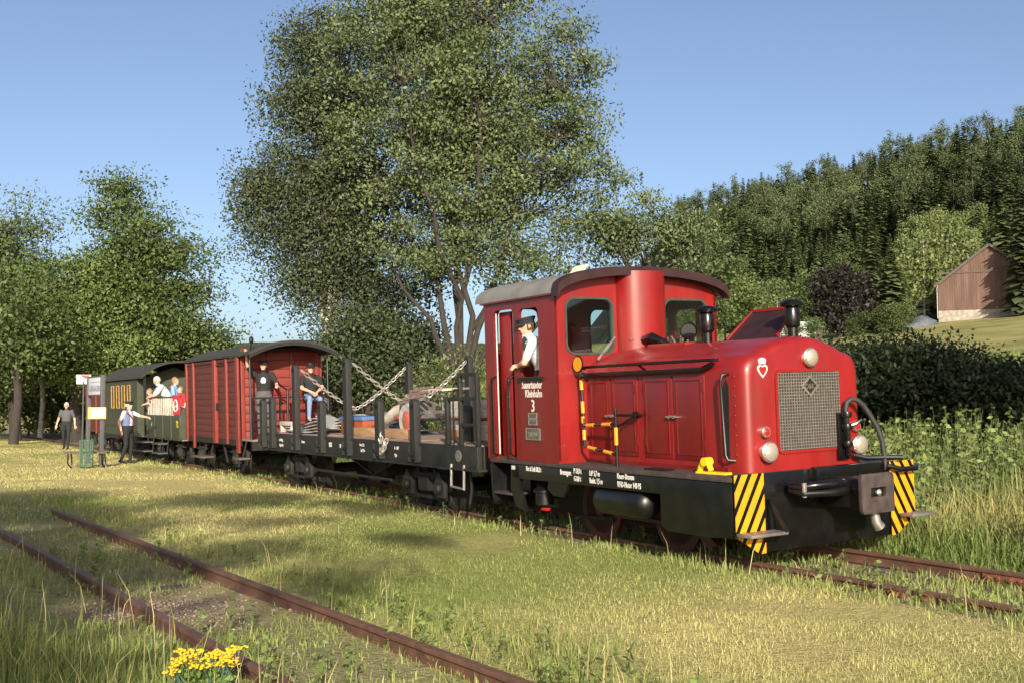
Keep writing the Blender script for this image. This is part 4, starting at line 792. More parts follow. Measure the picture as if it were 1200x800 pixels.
    for p, q in (((-2.889, -1.03, 1.80), (-2.895, -1.03, 1.92)), ((-2.877, -1.03, 1.52), (-2.885, -1.03, 1.66)), ((-2.88, -1.03, 1.40), (-2.882, -1.03, 1.48)), ((-2.866, -1.03, 1.20), (-2.868, -1.03, 1.32)), ((-2.80, -1.033, 1.373), (-2.64, -1.04, 1.38)), ((-2.46, -1.047, 1.389), (-2.28, -1.055, 1.396)), ((-2.78, -1.033, 1.111), (-2.62, -1.04, 1.095)), ((-2.44, -1.047, 1.077), (-2.27, -1.055, 1.058)), ((-2.18, -1.06, 1.16), (-2.18, -1.06, 1.36))):
        MB().tube([p, q], .0225, 8).build('yellow_band', 'yellow', G, smooth=True)
    dsk = MB().lathe([(.105, 0), (.105, .012)], (-2.9, -1.06, 2.11), (0, -1, 0), 24).build('signal_disc', 'black_gloss', R); MB().lathe([(.088, .0125), (.088, .016)], (-2.9, -1.06, 2.11), (0, -1, 0), 24).build('disc_face', 'yellow', dsk)
    # footplate bits
    MB().box(-1.5, -1.15, -1.2, -1.05, ZF + .001, ZF + .02).build('tread_plate', 'black', R)
    # ------------- cab
    def cab_side(sg):
        y = sg * HW; f = lambda s, z: (s, y, z)
        o = [f(-4.74, ZF + .0), f(-4.52, ZF), f(-4.52, 2.80), f(-4.46, 2.86), f(-4.06, 2.86), f(-4.02, 2.80), f(-4.02, ZF), f(-3.08, ZF), f(-3.05, ZF + .03), f(-3.05, 2.97), f(-4.76, 2.99)]
        win = rrect(-3.87, -3.42, 1.98, 2.84, .07, f)
        w = MB().holes(o, [win], (0, -sg * .04, 0)).build('cab_side', 'red_side_shaded', R)
        MB().box(-3.90, -3.33, y - .03 if sg < 0 else y, y if sg < 0 else y + .03, 1.93, 1.975).build('window_sill', 'black', w)
        for s in (-4.06, -4.50):
            MB().tube([(s, y, 2.0), (s, y + sg * .07, 1.97), (s, y + sg * .07, 1.0), (s, y, .97)], .015, 8).build('grab_rail', 'black_gloss', R, smooth=True)
        MB().bar((-4.43, y + sg * .01, .99), (-4.43, y + sg * .01, 2.82), .012).build('lit_door_edge', 'white_paint', w)  # white strip paints the light caught along the door edge
        return w
    near = cab_side(-1); cab_side(1)
    # half-open inner doors set back from the doorways
    for sg in (-1, 1): MB().box(-4.50, -4.22, sg * (HW - .10) - .02, sg * (HW - .10) + .02, ZF + .02, 2.84).build('cab_door', 'red', R, .004)
    MB().box(-3.90, -3.36, -HW + .36, -HW + .38, ZF + .05, 1.1).build('inner_kick', 'cab_inside', R)
    # cab front with two windows, rear with two windows
    def wall_end(s, th, mat, name, zlow):
        f = lambda y, z: (s, y, z); top = [(HW - .002, 2.97)] + [(HW * cos(a), 2.97 + .27 * sin(a)) for a in np.linspace(.25, pi - .25, 9)] + [(-HW + .002, 2.97)]
        o = [f(-HW + .002, zlow), f(HW - .002, zlow)] + [f(*q) for q in top]
        ins = []
        for sg in (-1, 1):
            pts = rrect(.40 if sg > 0 else -1.13, 1.13 if sg > 0 else -.40, 2.23, 2.93, .13, f); ins.append(pts)
        w = MB().holes(o, ins, (th, 0, 0)).build(name, mat, R)
        for sg in (-1, 1):
            a, b = (.40, 1.13) if sg > 0 else (-1.13, -.40)
            fr = MB().holes(rrect(a - .003, b + .003, 2.227, 2.933, .133, lambda y, z: (s + (.012 if th < 0 else -.012), y, z)), [rrect(a + .022, b - .022, 2.252, 2.908, .115, lambda y, z: (s + (.012 if th < 0 else -.012), y, z))], (th * 1.5, 0, 0)).build('window_frame', 'window_rubber', w)
            MB().prism(rrect(a + .021, b - .021, 2.251, 2.909, .115, lambda y, z: (s + th * .5, y, z)), (.004, 0, 0)).build('pane', 'glass', w)
        return w
    fw = wall_end(-3.05, -.04, 'red', 'cab_front', ZF); rw = wall_end(-4.76, .04, 'red', 'cab_rear', ZF)
    MB().box(-4.70, -3.10, -HW + .05, HW - .05, ZF + .0, ZF + .03).build('cab_floor', 'footplate', R)
    m = MB().box(-3.098, -3.094, -HW + .05, HW - .05, ZF + .03, 2.2); m.build('front_lining', 'cab_inside', R)
    MB().box(-3.4, -3.1, -.5, 1.1, ZF + .03, 1.9).build('control_desk', 'cab_inside', R, .03)
    MB().tube([(-3.42 + .16 * cos(a), -.62 + .0, 1.95 + .16 * sin(a)) for a in np.linspace(0, 6.283, 17)[:-1]], .015, 6, closed=True).build('hand_wheel', 'black_gloss', R, smooth=True)
    MB().box(-4.7, -4.3, .3, 1.1, ZF + .03, 1.6).build('cab_locker', 'cab_inside', R, .02)
    # wipers
    MB().bar((-3.01, -.62, 2.22), (-3.005, -.42, 2.44), .016).bar((-3.0, -.70, 2.16), (-3.0, -.48, 2.38), .024).build('wiper', 'steel', R)
    MB().bar((-3.01, .48, 2.44), (-3.005, .62, 2.24), .016).build('wiper', 'steel', R)
    # rounded duct up the middle of the cab front
    def duct(z, k=1): return [(-3.05, -.35, z)] + [(-3.04 + .27 * sin(a) ** .85 * k, -.35 * cos(a), z) for a in np.linspace(.12, pi - .12, 15)] + [(-3.05, .35, z)]
    MB().loft([duct(2.2), duct(2.6), duct(3.255)]).build('front_duct', 'red', R, smooth=True)
    m = MB()
    for y in (-.30, -.26): m.lathe([(.012, 0), (.009, .012)], (-2.84, y, 2.40), (1, -.6, 0), 6)
    m.build('rivet', 'red', R)
    # roof
    def roofp(s, o=0, th=0): return [(s, (HW + .05 + o) * cos(a) , 2.975 + .30 * sin(a) ** .9 + th) for a in np.linspace(pi, 0, 17)]
    top = MB(); r1 = []
    for s in (-4.92, -4.88, -3.0): r1.append(roofp(s) + list(reversed(roofp(s, -.005, .045))))
    top.loft(r1).build('roof', 'roof_grey', R, smooth=True)
    r2 = []
    for s, dz in ((-3.0, 0), (-2.93, .0), (-2.85, -.01)): r2.append([(x, y, z - .015 + dz - .03 * (1 - sin(a_))) for (x, y, z), a_ in zip(roofp(s, .01), np.linspace(pi, 0, 17))] + [(x, y, z + dz) for x, y, z in reversed(roofp(s, .012, .05))])
    MB().loft(r2).build('roof_visor', 'red_dark', R, smooth=True)
    r3 = []
    for s, dz in ((-2.854, -.012), (-2.846, -.013)): r3.append([(x, y, z - .055 + dz) for x, y, z in roofp(s, .012)] + [(x, y, z + dz) for x, y, z in reversed(roofp(s, .012, .046))])
    MB().loft(r3).build('visor_edge', 'red_dark', R, smooth=True)
    MB().box(-4.80, -3.06, -HW - .045, -HW - .002, 2.955, 2.985).build('gutter', 'red_side_shaded', R); MB().box(-4.80, -3.06, HW + .002, HW + .045, 2.955, 2.985).build('gutter', 'red_side_shaded', R)
    MB().prism([(-4.35, -.25, 3.29), (-4.05, -.25, 3.29), (-4.0, -.1, 3.47), (-4.3, -.1, 3.47)], (0, .03, 0)).build('roof_plate', 'cream', R)
    MB().lathe([(.30, 0), (.30, .03), (.26, .07), (.16, .11), (.02, .125)], (-3.6, 0, 3.27), (0, 0, 1), 24).build('roof_vent', 'roof_grey', R, smooth=True)
    # cab lettering and plates
    y = -HW - .002; X, Z = (1, 0, 0), (0, 0, 1)
    lettering('Sauerländer', near, (-3.845, y, 1.835), X, Z, .135, 'white_paint', .74, bold=.002); lettering('Kleinbahn', near, (-3.77, y, 1.725), X, Z, .135, 'white_paint', .74, bold=.002)
    lettering('3', near, (-3.64, y, 1.545), X, Z, .215, 'white_paint', .85, bold=.002)
    for z0, z1, a, b in ((1.455, 1.53, -3.69, -3.49), (1.375, 1.45, -3.69, -3.49), (1.19, 1.34, -3.76, -3.43)):
        pl = MB().box(a, b, y - .012, y, z0, z1).build('builder_plate', 'engine_grey', near, .004)
        MB().holes([(a, y - .0125, z0), (b, y - .0125, z0), (b, y - .0125, z1), (a, y - .0125, z1)], [[(a + .012, y - .0125, z0 + .012), (b - .012, y - .0125, z0 + .012), (b - .012, y - .0125, z1 - .012), (a + .012, y - .0125, z1 - .012)]], (0, -.004, 0)).build('plate_rim', 'chrome', pl)
    lettering('DIEMA', near, (-3.70, y - .014, 1.225), X, Z, .10, 'chrome', .72)
    for t, s, z, h in (('D&M', -4.16, .80, .07), ('Bw: d. Lok 20,2 t', -3.80, .80, .085), ('Bremsgew.', -3.02, .795, .09), ('P 13,0 t', -2.73, .825, .085), ('G 8,0 t', -2.73, .735, .085), ('LüP 5,7 m', -2.41, .815, .085), ('Radst. 1,5 m', -2.41, .73, .085), ('Knorr-Bremse', -1.87, .81, .088), ('KHD-Motor 140 PS', -1.87, .72, .088)):
        lettering(t, R, (s, y - .001, z), X, Z, h, 'white_paint', .60, bold=.0018)
    # steps, sandbox, air tank, wheels and running gear
    for sg in (-1, 1):
        st = MB().box(-4.66, -4.18, sg * HW - (.28 if sg > 0 else 0), sg * HW + (.28 if sg < 0 else 0), .46, .49).build('cab_step', 'footplate', R, .006)
        MB().prism([(-4.72, sg * HW, ZF - .06), (-4.66, sg * HW, ZF - .06), (-4.62, sg * HW, .36), (-4.68, sg * HW, .40)], (0, -sg * .28, 0)).build('step_side', 'black', st)
        MB().prism([(-4.18, sg * HW, ZF - .06), (-3.98, sg * HW, ZF - .06), (-3.98, sg * HW, .55), (-3.84, sg * HW, .27), (-4.08, sg * HW, .33), (-4.2, sg * HW, .55)], (0, -sg * .05, 0)).build('step_side', 'black', st)
        MB().box(-4.66, -4.18, sg * HW - sg * .30 - .01, sg * HW - sg * .30 + .01, .46, ZF - .06).build('step_back', 'black', st)
        sb = MB().lathe([(.02, .0), (.04, -.02), (.11, -.20), (.14, -.22), (.14, -.25), (.115, -.26), (.115, -.40), (.06, -.42)], (-3.66, sg * (HW - .17), .78), (0, 0, 1), 16).build('sand_box', 'black', R, smooth=True)
        MB().box(-3.70, -3.58, sg * (HW - .17) - .03, sg * (HW - .17) + .03, .30, .335).build('drain_cock', 'red_lens', sb, .008)
        MB().lathe([(.02, 0), (.10, .02), (.155, .07), (.17, .12), (.17, .88), (.155, .93), (.10, .98), (.02, 1.0)], (-2.42, sg * (HW - .15), .545), (1, 0, 0), 20).build('air_tank', 'black', R, smooth=True)
        for s in (-3.0, -1.55):
            w = MB().lathe([(.37, -.06), (.405, -.055), (.36, -.02), (.355, .06), (.31, .065), (.30, .0), (.31, -.06)], (s, sg * .663, .355), (0, 1, 0), 32).build('wheel', 'red_wheel', R, smooth=True)
            m = MB()
            for k in range(8): a = k * pi / 4 + .2; m.bar((s + .08 * cos(a), sg * .663, .355 + .08 * sin(a)), (s + .31 * cos(a), sg * .663, .355 + .31 * sin(a)), .05, .045, (0, 1, 0))
            m.lathe([(.11, -.08), (.11, .08)], (s, sg * .663, .355), (0, 1, 0), 16); m.build('spokes', 'red_wheel', w)
        MB().bar((-2.6, sg * .80, .30), (-1.5, sg * .80, .30), .07, .04).build('coupling_rod', 'red_wheel', R)
        MB().prism([(-1.0, sg * .95, .55), (-.82, sg * .95, .55), (-.82, sg * .95, .28), (-.62, sg * .95, .16), (-.80, sg * .95, .12), (-1.0, sg * .95, .3)], (0, -sg * .06, 0)).build('brake_hanger', 'red_wheel', R)
        MB().bar((-3.5, sg * .75, .2), (-2.7, sg * .75, .24), .05).build('brake_rod', 'black_matt', R)
    for s in (-3.0, -1.55): MB().lathe([(.07, -.62), (.07, .62)], (s, 0, .355), (0, 1, 0), 10).build('axle', 'black_matt', R)
    MB().box(-4.3, -.4, -.5, .5, .2, .46).build('gear_case', 'black_matt', R, .03)
    MB().box(-5.0, -4.79, -.15, .15, .55, .8).build('rear_buffer', 'black', R, .02)
def clip(poly, region):
    """Sutherland-Hodgman against a convex region (2D)"""
    cx = sum(p[0] for p in region) / len(region); cy = sum(p[1] for p in region) / len(region); out = list(poly); n = len(region)
    for i in range(n):
        ax, ay = region[i]; bx, by = region[(i + 1) % n]; f = lambda p: (bx - ax) * (p[1] - ay) - (by - ay) * (p[0] - ax); sg = 1 if f((cx, cy)) > 0 else -1; inp = out; out = []
        for j in range(len(inp)):
            p, q = inp[j], inp[(j + 1) % len(inp)]; fp, fq = f(p) * sg, f(q) * sg
            if fp >= 0: out.append(p)
            if (fp >= 0) != (fq >= 0): t = fp / (fp - fq); out.append((p[0] + t * (q[0] - p[0]), p[1] + t * (q[1] - p[1])))
        if not out: break
    return out
loco()
ch = MB().tube([(-.09, 0, .02), (-.05, 0, .10), (.0, 0, .13), (.05, 0, .09), (.08, 0, .03)], .03, 8).box(-.10, .32, -.05, .05, 0, .02).lathe([(.045, -.05), (.045, .05)], (.02, 0, .12), (0, 1, 0), 12).build('rail_chock', 'bright_yellow', smooth=True)
ch.matrix_world = rail_frame() @ Matrix.Translation((-.62, -1.08, ZF + .0)) @ Matrix.Rotation(.05, 4, 'Z'); tag(ch, 'yellow rail chock lying on the black footplate beside the hood', 'chock')

# ------------------------------------------------------------------ wagons
def recenter(root, s0):
    """meshes were laid out along the track from the engine's nose: move the origin under the vehicle"""
    done = set()
    def go(o):
        for c in o.children:
            if c.data and c.data.name not in done: c.data.transform(Matrix.Translation((-s0, 0, 0))); done.add(c.data.name)
            go(c)
    go(root); root.matrix_world = rail_frame(s0)
recenter(LOCO, -2.4)
def wheelset(R, s, r=.36, mat='black_matt'):
    for sg in (-1, 1):
        w = MB().lathe([(r, -.06), (r + .035, -.055), (r, -.02), (r - .01, .06), (r - .07, .06), (r - .09, .02), (.12, .03), (.1, .07), (.001, .07)], (s, sg * .663, r), (0, sg, 0), 26).build('wheel', mat, R, smooth=True)
    MB().lathe([(.06, -.6), (.06, .6)], (s, 0, r), (0, 1, 0), 10).build('axle', mat, R)
def axle_box(R, s, y, z=.36, mat='wagon_grey'):
    for sg in (-1, 1):
        m = MB(); m.box(s - .10, s + .10, sg * y - .07, sg * y + .07, z - .12, z + .12); m.lathe([(.085, 0), (.08, .04), (.03, .05)], (s, sg * (y + .06), z), (0, sg, 0), 12)
        m.box(s - .42, s + .42, sg * y - .04, sg * y + .04, z + .125, z + .15); m.box(s - .34, s + .34, sg * y - .04, sg * y + .04, z + .152, z + .175); m.box(s - .24, s + .24, sg * y - .04, sg * y + .04, z + .177, z + .20)
        for q in (-.13, .13): m.bar((s + q, sg * y, z - .16), (s + q * 1.7, sg * y, .72), .035, .03)
        m.bar((s - .16, sg * y, z - .165), (s + .16, sg * y, z - .165), .04); m.build('axle_guard', mat, R)
def buffers(R, s, d, mat='black_matt'):
    MB().box(min(s, s + d * .28), max(s, s + d * .28), -.12, .12, .60, .78).lathe([(.16, .26), (.20, .30), (.18, .34)], (s, 0, .69), (d, 0, 0), 16).build('centre_buffer', mat, R)
    MB().tube([(s, .35, .70), (s + d * .18, .36, .62), (s + d * .22, .37, .38), (s + d * .34, .36, .32)], .028, 8).build('brake_hose', 'rubber', R, smooth=True)

def flat_wagon():
    R = tag(empty('flat_wagon', rail_frame()), 'black flat wagon with wooden floor and tall upright stakes', 'wagon'); W = 1.15; s0, s1 = -14.45, -5.25
    for sg in (-1, 1):
        MB().box(s0, s1, sg * W - .04, sg * W + .04, .70, 1.045).build('side_sill', 'wagon_grey', R, .008)
        MB().box(s0, s1, sg * (W + .05) - .02, sg * (W + .05) + .02, .70, .735).build('sill_flange', 'wagon_grey', R)
    for s in (s0, s1): MB().box(s - .05, s + .05, -W + .041, W - .041, .70, 1.04).build('end_sill', 'wagon_grey', R, .008)
    me = MB().box(-.137, .137, -W + .045, W - .045, 0, .05).mesh('floor_plank', .006); n = 32
    for k in range(n):
        o = link('floor_plank', me, 'plank', R); o.location = (s0 + .2 + (s1 - s0 - .4) * k / (n - 1), 0, 1.0 + random.uniform(-.006, .004))
        o.scale = (1.0, 1, 1)
    MB().box(s0 + .1, s1 - .1, -.3, .3, .55, .95).build('centre_sill', 'black_matt', R)
    tall = ((-12.36, 2.38), (-9.79, 2.42)); short = ((-13.75, 1.76), (-11.03, 1.68), (-8.46, 1.69), (-7.14, 1.69), (-14.35, 1.72))
    for sg in (-1, 1):
        for s, z in tall + short:
            if sg > 0 and z < 2: continue
            st = MB().box(s - .085, s + .085, sg * (W + .06) - .055, sg * (W + .06) + .055, .80, z - .05).lathe([(.085, -.055), (.085, .055)], (s, sg * (W + .06), z - .06), (0, 1, 0), 14).build('stake', 'stake', R, .012)
            MB().box(s - .13, s + .13, sg * (W + .11), sg * (W + .11) + sg * .03, .86, .91).box(s - .14, s - .10, sg * (W + .04), sg * (W + .14), .76, 1.0).box(s + .10, s + .14, sg * (W + .04), sg * (W + .14), .76, 1.0).build('stake_pocket', 'wagon_grey', st)
    # handrails of the brake platform next to the engine
    for sg in (-1, 1):
        y = sg * (W - .02)
        MB().bar((-5.80, y, 1.05), (-5.80, y, 2.07), .06).bar((-5.80, y, 2.05), (-5.30, y, 2.05), .055).bar((-5.30, y, 1.05), (-5.30, y, 2.07), .06).bar((-6.2, y, 1.71), (-5.30, y, 1.71), .05).bar((-6.2, y, 1.05), (-6.2, y, 1.73), .07).bar((-5.80, y, 1.34), (-5.30, y, 1.34), .045).build('platform_rail', 'wagon_grey', R, .006)
        MB().tube([(-6.03, y, 1.06), (-6.03, y, 1.78), (-5.98, y, 1.84), (-5.9, y, 1.84)], .013, 6).build('brake_rod', 'black', R)
    MB().bar((-6.62, -.55, 1.05), (-6.62, -.55, 1.70), .10, .30).build('brake_cabinet', 'wagon_grey', R, .01)
    MB().bar((-6.9, W - .02, 1.71), (-6.2, W - .02, 1.71), .05).build('platform_rail', 'wagon_grey', R)
    # step iron, worn hand rail and hook under the sill
    MB().tube([(-6.0, -W - .05, .78), (-6.0, -W - .06, .46), (-5.62, -W - .06, .44), (-5.62, -W - .05, .78)], .022, 8).build('step_iron', 'steel', R)
    MB().box(-5.5, -5.15, -W - .08, -W + .1, .70, .73).build('step_board', 'wagon_grey', R)
    MB().tube([(-5.7, -W + .1, .68), (-5.72, -W + .12, .40), (-5.75, -W + .1, .22)], .02, 6).build('brake_pipe', 'black_matt', R)
    MB().lathe([(.085, 0), (.085, .012)], (-5.78, -W - .045, .90), (0, -1, 0), 20).build('badge', 'steel', R)
    # bogies
    for sc in (-12.9, -7.35):
        for sg in (-1, 1):
            y = sg * .92; b = MB()
            b.bar((sc - .62, y, .52), (sc + .62, y, .52), .06, .10); b.bar((sc - .75, y, .34), (sc - .25, y, .62), .05, .07); b.bar((sc + .75, y, .34), (sc + .25, y, .62), .05, .07); b.bar((sc - .7, y, .20), (sc + .7, y, .20), .05, .05)
            b.box(sc - .16, sc + .16, y - .08, y + .08, .30, .52); B = b.build('bogie_frame', 'black_matt', R)
        for ds in (-.55, .55):
            for sg in (-1, 1):
                y = sg * .94; MB().prism([(sc + ds - .16, y, .22), (sc + ds + .16, y, .22), (sc + ds + .17, y, .42), (sc + ds, y, .62), (sc + ds - .17, y, .42)], (0, sg * .07, 0)).lathe([(.09, 0), (.085, .06), (.02, .075)], (sc + ds, y + sg * .07, .36), (0, sg, 0), 12).build('axle_box', 'wagon_grey', B, .012)
            wheelset(B, sc + ds, .33)
    MB().bar((-12.0, 0, .45), (-8.3, 0, .45), .08).bar((-11.5, -.6, .72), (-10.1, -.6, .36), .04).bar((-8.9, -.6, .72), (-10.1, -.6, .36), .04).box(-10.6, -9.8, -.5, .2, .35, .65).build('brake_gear', 'black_matt', R)
    MB().tube([(-11.9, -W + .1, .40), (-8.4, -W + .1, .40)], .025, 6).build('truss_rod', 'black_matt', R)
    buffers(R, s0 - .05, -1); 
    y = -W - .0415
    for t, s, z, h in (('Eigengew.', -14.15, .86, .07), ('G  1234 kg', -13.45, .90, .07), ('Tragf. 15,5 t', -13.45, .80, .07), ('Bremse', -12.15, .90, .075), ('SKB', -10.75, .87, .12), ('102', -10.25, .87, .10), ('Gew. 7,2 t', -9.35, .93, .065), ('Lg. 9,2 m', -9.3, .84, .065), ('Dr.', -8.8, .86, .065), ('A   3.07', -7.95, .92, .07), ('Hgn.', -7.95, .81, .07)):
        lettering(t, R, (s, y, z), (1, 0, 0), (0, 0, 1), h, 'white_paint', .72, bold=.001)
    recenter(R, -9.85); return R
flat_wagon()

def box_wagon():
    R = tag(empty('goods_van', rail_frame()), 'weathered red plank goods van with arched roof and brakeman platform', 'wagon'); W = .95; s0, s1, z0, z1 = -21.25, -16.75, .80, 2.70
    posts = (s0 + .03, -20.55, -18.57, -17.65, s1 - .06); nb = 12; hb = (z1 - z0) / nb
    for sg in (-1, 1):
        y = sg * W
        for a, b in zip(posts[:-1], posts[1:]):
            L = b - a - .02; me = MB().box(-L / 2, L / 2, -.018, .018, .002, hb - .002).mesh('side_board', .006)
            for k in range(nb):
                o = link('side_board', me, 'box_red', R); o.location = ((a + b) / 2, y + random.uniform(-.004, .004), z0 + k * hb)
        MB().box(s0, s1, y - sg * .03 - .005, y - sg * .03 + .005, z0, z1).build('wall', 'dark_inside', R)
        for i, s in enumerate(posts):
            w = (.05, .055, .115, .05, .09)[i]
            MB().box(s - w, s + w, y + sg * .018, y + sg * (.075 if i != 2 else .10), z0 - (.28 if i in (1, 4) else .1), z1).build('frame_post', 'box_red_frame', R, .01)
        MB().box(s0, s1, y - .03, y + .03, z0 - .12, z0 - .002).build('bottom_rail', 'black_matt', R); MB().box(s0, s1, y + sg * .019, y + sg * .05, z1 - .07, z1).build('top_rail', 'box_red', R)
        MB().tube([(-18.45, y + sg * .06, 2.58), (-17.7, y + sg * .06, 2.58)], .012, 6).build('door_track', 'black', R)
        MB().box(-18.46, -18.40, y + sg * .02, y + sg * .08, 1.5, 1.66).build('door_lock', 'black', R)
    nbz = 10; h = (z1 + .12 - z0) / nbz; me = MB().box(-.018, .018, -W + .03, W - .03, .004, h - .006).mesh('end_board', .006)
    for s in (s1, s0):
        for k in range(nbz): o = link('end_board', me, 'box_red_frame' if s == s1 else 'box_red', R); o.location = (s, 0, z0 + k * h)
    MB().box(s1 - .05, s1 - .03, -W + .03, W - .03, z0, z1 + .2).build('wall', 'box_red', R)
    for y in (-W + .05, -.28, .28, W - .05): MB().box(s1 + .02, s1 + .06, y - .045, y + .045, z0, z1 + .1).build('end_post', 'box_red_frame', R, .008)
    def rp(s, o=0): return [(s, -(W + .09 + o) + 2 * (W + .09 + o) * k / 16, z1 + .02 + .27 * (1 - (k / 8 - 1) ** 2)) for k in range(17)]
    rings = []
    for s in (s0 - .12, -18, -15.72): rings.append(rp(s) + [(x, y, z + .05) for x, y, z in reversed(rp(s))])
    MB().loft(rings).build('roof', 'roof_felt', R)
    MB().loft([[(x, y, z - .07) for x, y, z in rp(s)] + [(x, y, z - .004) for x, y, z in reversed(rp(s))] for s in (-15.76, -15.72)]).build('roof_bow', 'black_matt', R)
    # platform
    MB().box(s1 + .03, -15.92, -W, W, .80, .84).build('platform_floor', 'plank', R, .006)
    MB().box(-16.0, -15.9, -W, W, .60, .80).build('end_sill', 'black_matt', R); MB().box(s0, s1, -.4, .4, .5, .68).build('underframe', 'black_matt', R); MB().box(s1, -15.95, -.7, .7, .62, .79).build('underframe', 'black_matt', R)
    for sg in (-1, 1): MB().tube([(-16.1, sg * (W - .03), .80), (-16.1, sg * (W - .03), 2.74)], .028, 8).build('platform_post', 'black', R, smooth=True)
    m = MB()
    for z in (1.76, 1.42, 1.1): m.bar((-15.98, -W + .02, z), (-15.98, W - .02, z), .035, .035)
    for y in (-W + .03, -.28, .34, W - .03): m.bar((-15.98, y, .8), (-15.98, y, 1.78), .035, .04)
    m.build('platform_railing', 'black', R)
    MB().tube([(-15.92, -.12, .85), (-15.92, -.12, 1.92)], .03, 8).tube([(-15.92, -.12, 1.92), (-15.90, -.32, 2.06), (-15.9, -.34, 2.12)], .02, 6).tube([(-15.92, -.12, 1.92), (-15.92, .08, 2.02), (-15.92, .14, 2.02)], .02, 6).build('hand_brake', 'black', R)
    lampr = MB().lathe([(.03, 0), (.05, .04), (.05, .12), (.02, .15)], (-15.95, -W + .03, 2.98), (0, 0, 1), 12).tube([(-16.08, -W + .02, 2.7), (-15.95, -W + .03, 2.98)], .012, 6).build('signal_lamp', 'black', R)
    MB().box(-19.9, -18.9, -W - .32, -W - .02, .33, .37).build('step_board', 'bench_wood', R, .006); MB().bar((-19.7, -W - .05, .35), (-19.7, -W + .05, .75), .03).bar((-19.1, -W - .05, .35), (-19.1, -W + .05, .75), .03).build('step_hanger', 'black_matt', R)
    MB().box(-16.6, -16.1, -W - .25, -W, .40, .44).build('step_board', 'bench_wood', R, .006); MB().bar((-16.35, -W - .1, .42), (-16.35, -W, .8), .03).build('step_hanger', 'black_matt', R)
    for s in (-17.45, -20.4): wheelset(R, s, .36); axle_box(R, s, .84)
    MB().bar((-20.2, -.5, .45), (-17.6, -.5, .45), .05).box(-19.2, -18.6, -.3, .3, .3, .55).bar((-18.3, -W + .05, .7), (-18.0, -W + .05, .25), .04).build('brake_gear', 'black_matt', R)
    buffers(R, -15.88, 1); buffers(R, s0, -1)
    recenter(R, -18.6); return R
box_wagon()

def open_wagon():
    R = tag(empty('open_passenger_wagon', rail_frame()), 'dark green open passenger wagon with white railings and yellow number', 'wagon'); W = 1.06; s0, s1 = -25.45, -21.6
    for sg in (-1, 1):
        MB().box(s0, s1, sg * W - .02, sg * W + .02, .70, 1.33).build('side_sheet', 'coach_green', R, .008)
        m = MB()
        for k in range(5): s = s0 + .06 + (s1 - s0 - .12) * k / 4; m.box(s - .03, s + .03, sg * W + sg * .02, sg * W + sg * .045, .70, 1.33)
        m.build('sheet_rib', 'coach_green', R)
        MB().bar((s0, sg * W, 1.84), (s1, sg * W, 1.84), .05, .035).build('top_rail', 'black', R)
        for k in range(19):
            s = s0 + .12 + (s1 - s0 - .24) * k / 18; MB().box(s - .022, s + .022, sg * W - .012, sg * W + .012, 1.335, 1.825).build('railing_bar', 'crate_white', R)
    for s in (s0, s1): MB().box(s - .02, s + .02, -W, W, .70, 1.5).build('end_sheet', 'coach_green', R)
    MB().box(s0, s1, -W + .02, W - .02, .66, .72).build('floor', 'plank', R); MB().box(s0, s1, -.4, .4, .5, .66).build('underframe', 'black_matt', R)
    b = MB().holes([(-22.35, -W - .024, 1.36), (-21.62, -W - .024, 1.36), (-21.62, -W - .024, 1.86), (-22.35, -W - .024, 1.90)], [], (0, -.012, 0)).build('red_banner', 'c_red', R)
    MB().tube([(-22.0 + .20 * cos(a), -W - .04, 1.60 + .16 * sin(a)) for a in np.linspace(.4, 6.6, 22)], .022, 6).tube([(-22.1, -W - .04, 1.55), (-21.95, -W - .04, 1.6), (-21.75, -W - .04, 1.52)], .02, 6).build('white_scroll', 'white_paint', b)
    lettering('72', R, (-22.05, -W - .026, 1.02), (1, 0, 0), (0, 0, 1), .24, 'bright_yellow', .95, bold=.006)
    lettering('4', R, (-24.9, -W - .026, 1.0), (1, 0, 0), (0, 0, 1), .18, 'bright_yellow', .9, bold=.004)
    for s in (-22.4, -24.6): wheelset(R, s, .34); axle_box(R, s, .88, .34)
    for s in (-25.0, -23.3):
        for z in (.28, .54): MB().box(s - .45, s + .35, -W - .30, -W - .04, z, z + .035).build('step_board', 'grey_post', R)
        for q in (-.4, .3): MB().bar((s + q, -W - .05, .25), (s + q, -W, .72), .03).build('step_hanger', 'black_matt', R)
    recenter(R, -23.5); return R
open_wagon()

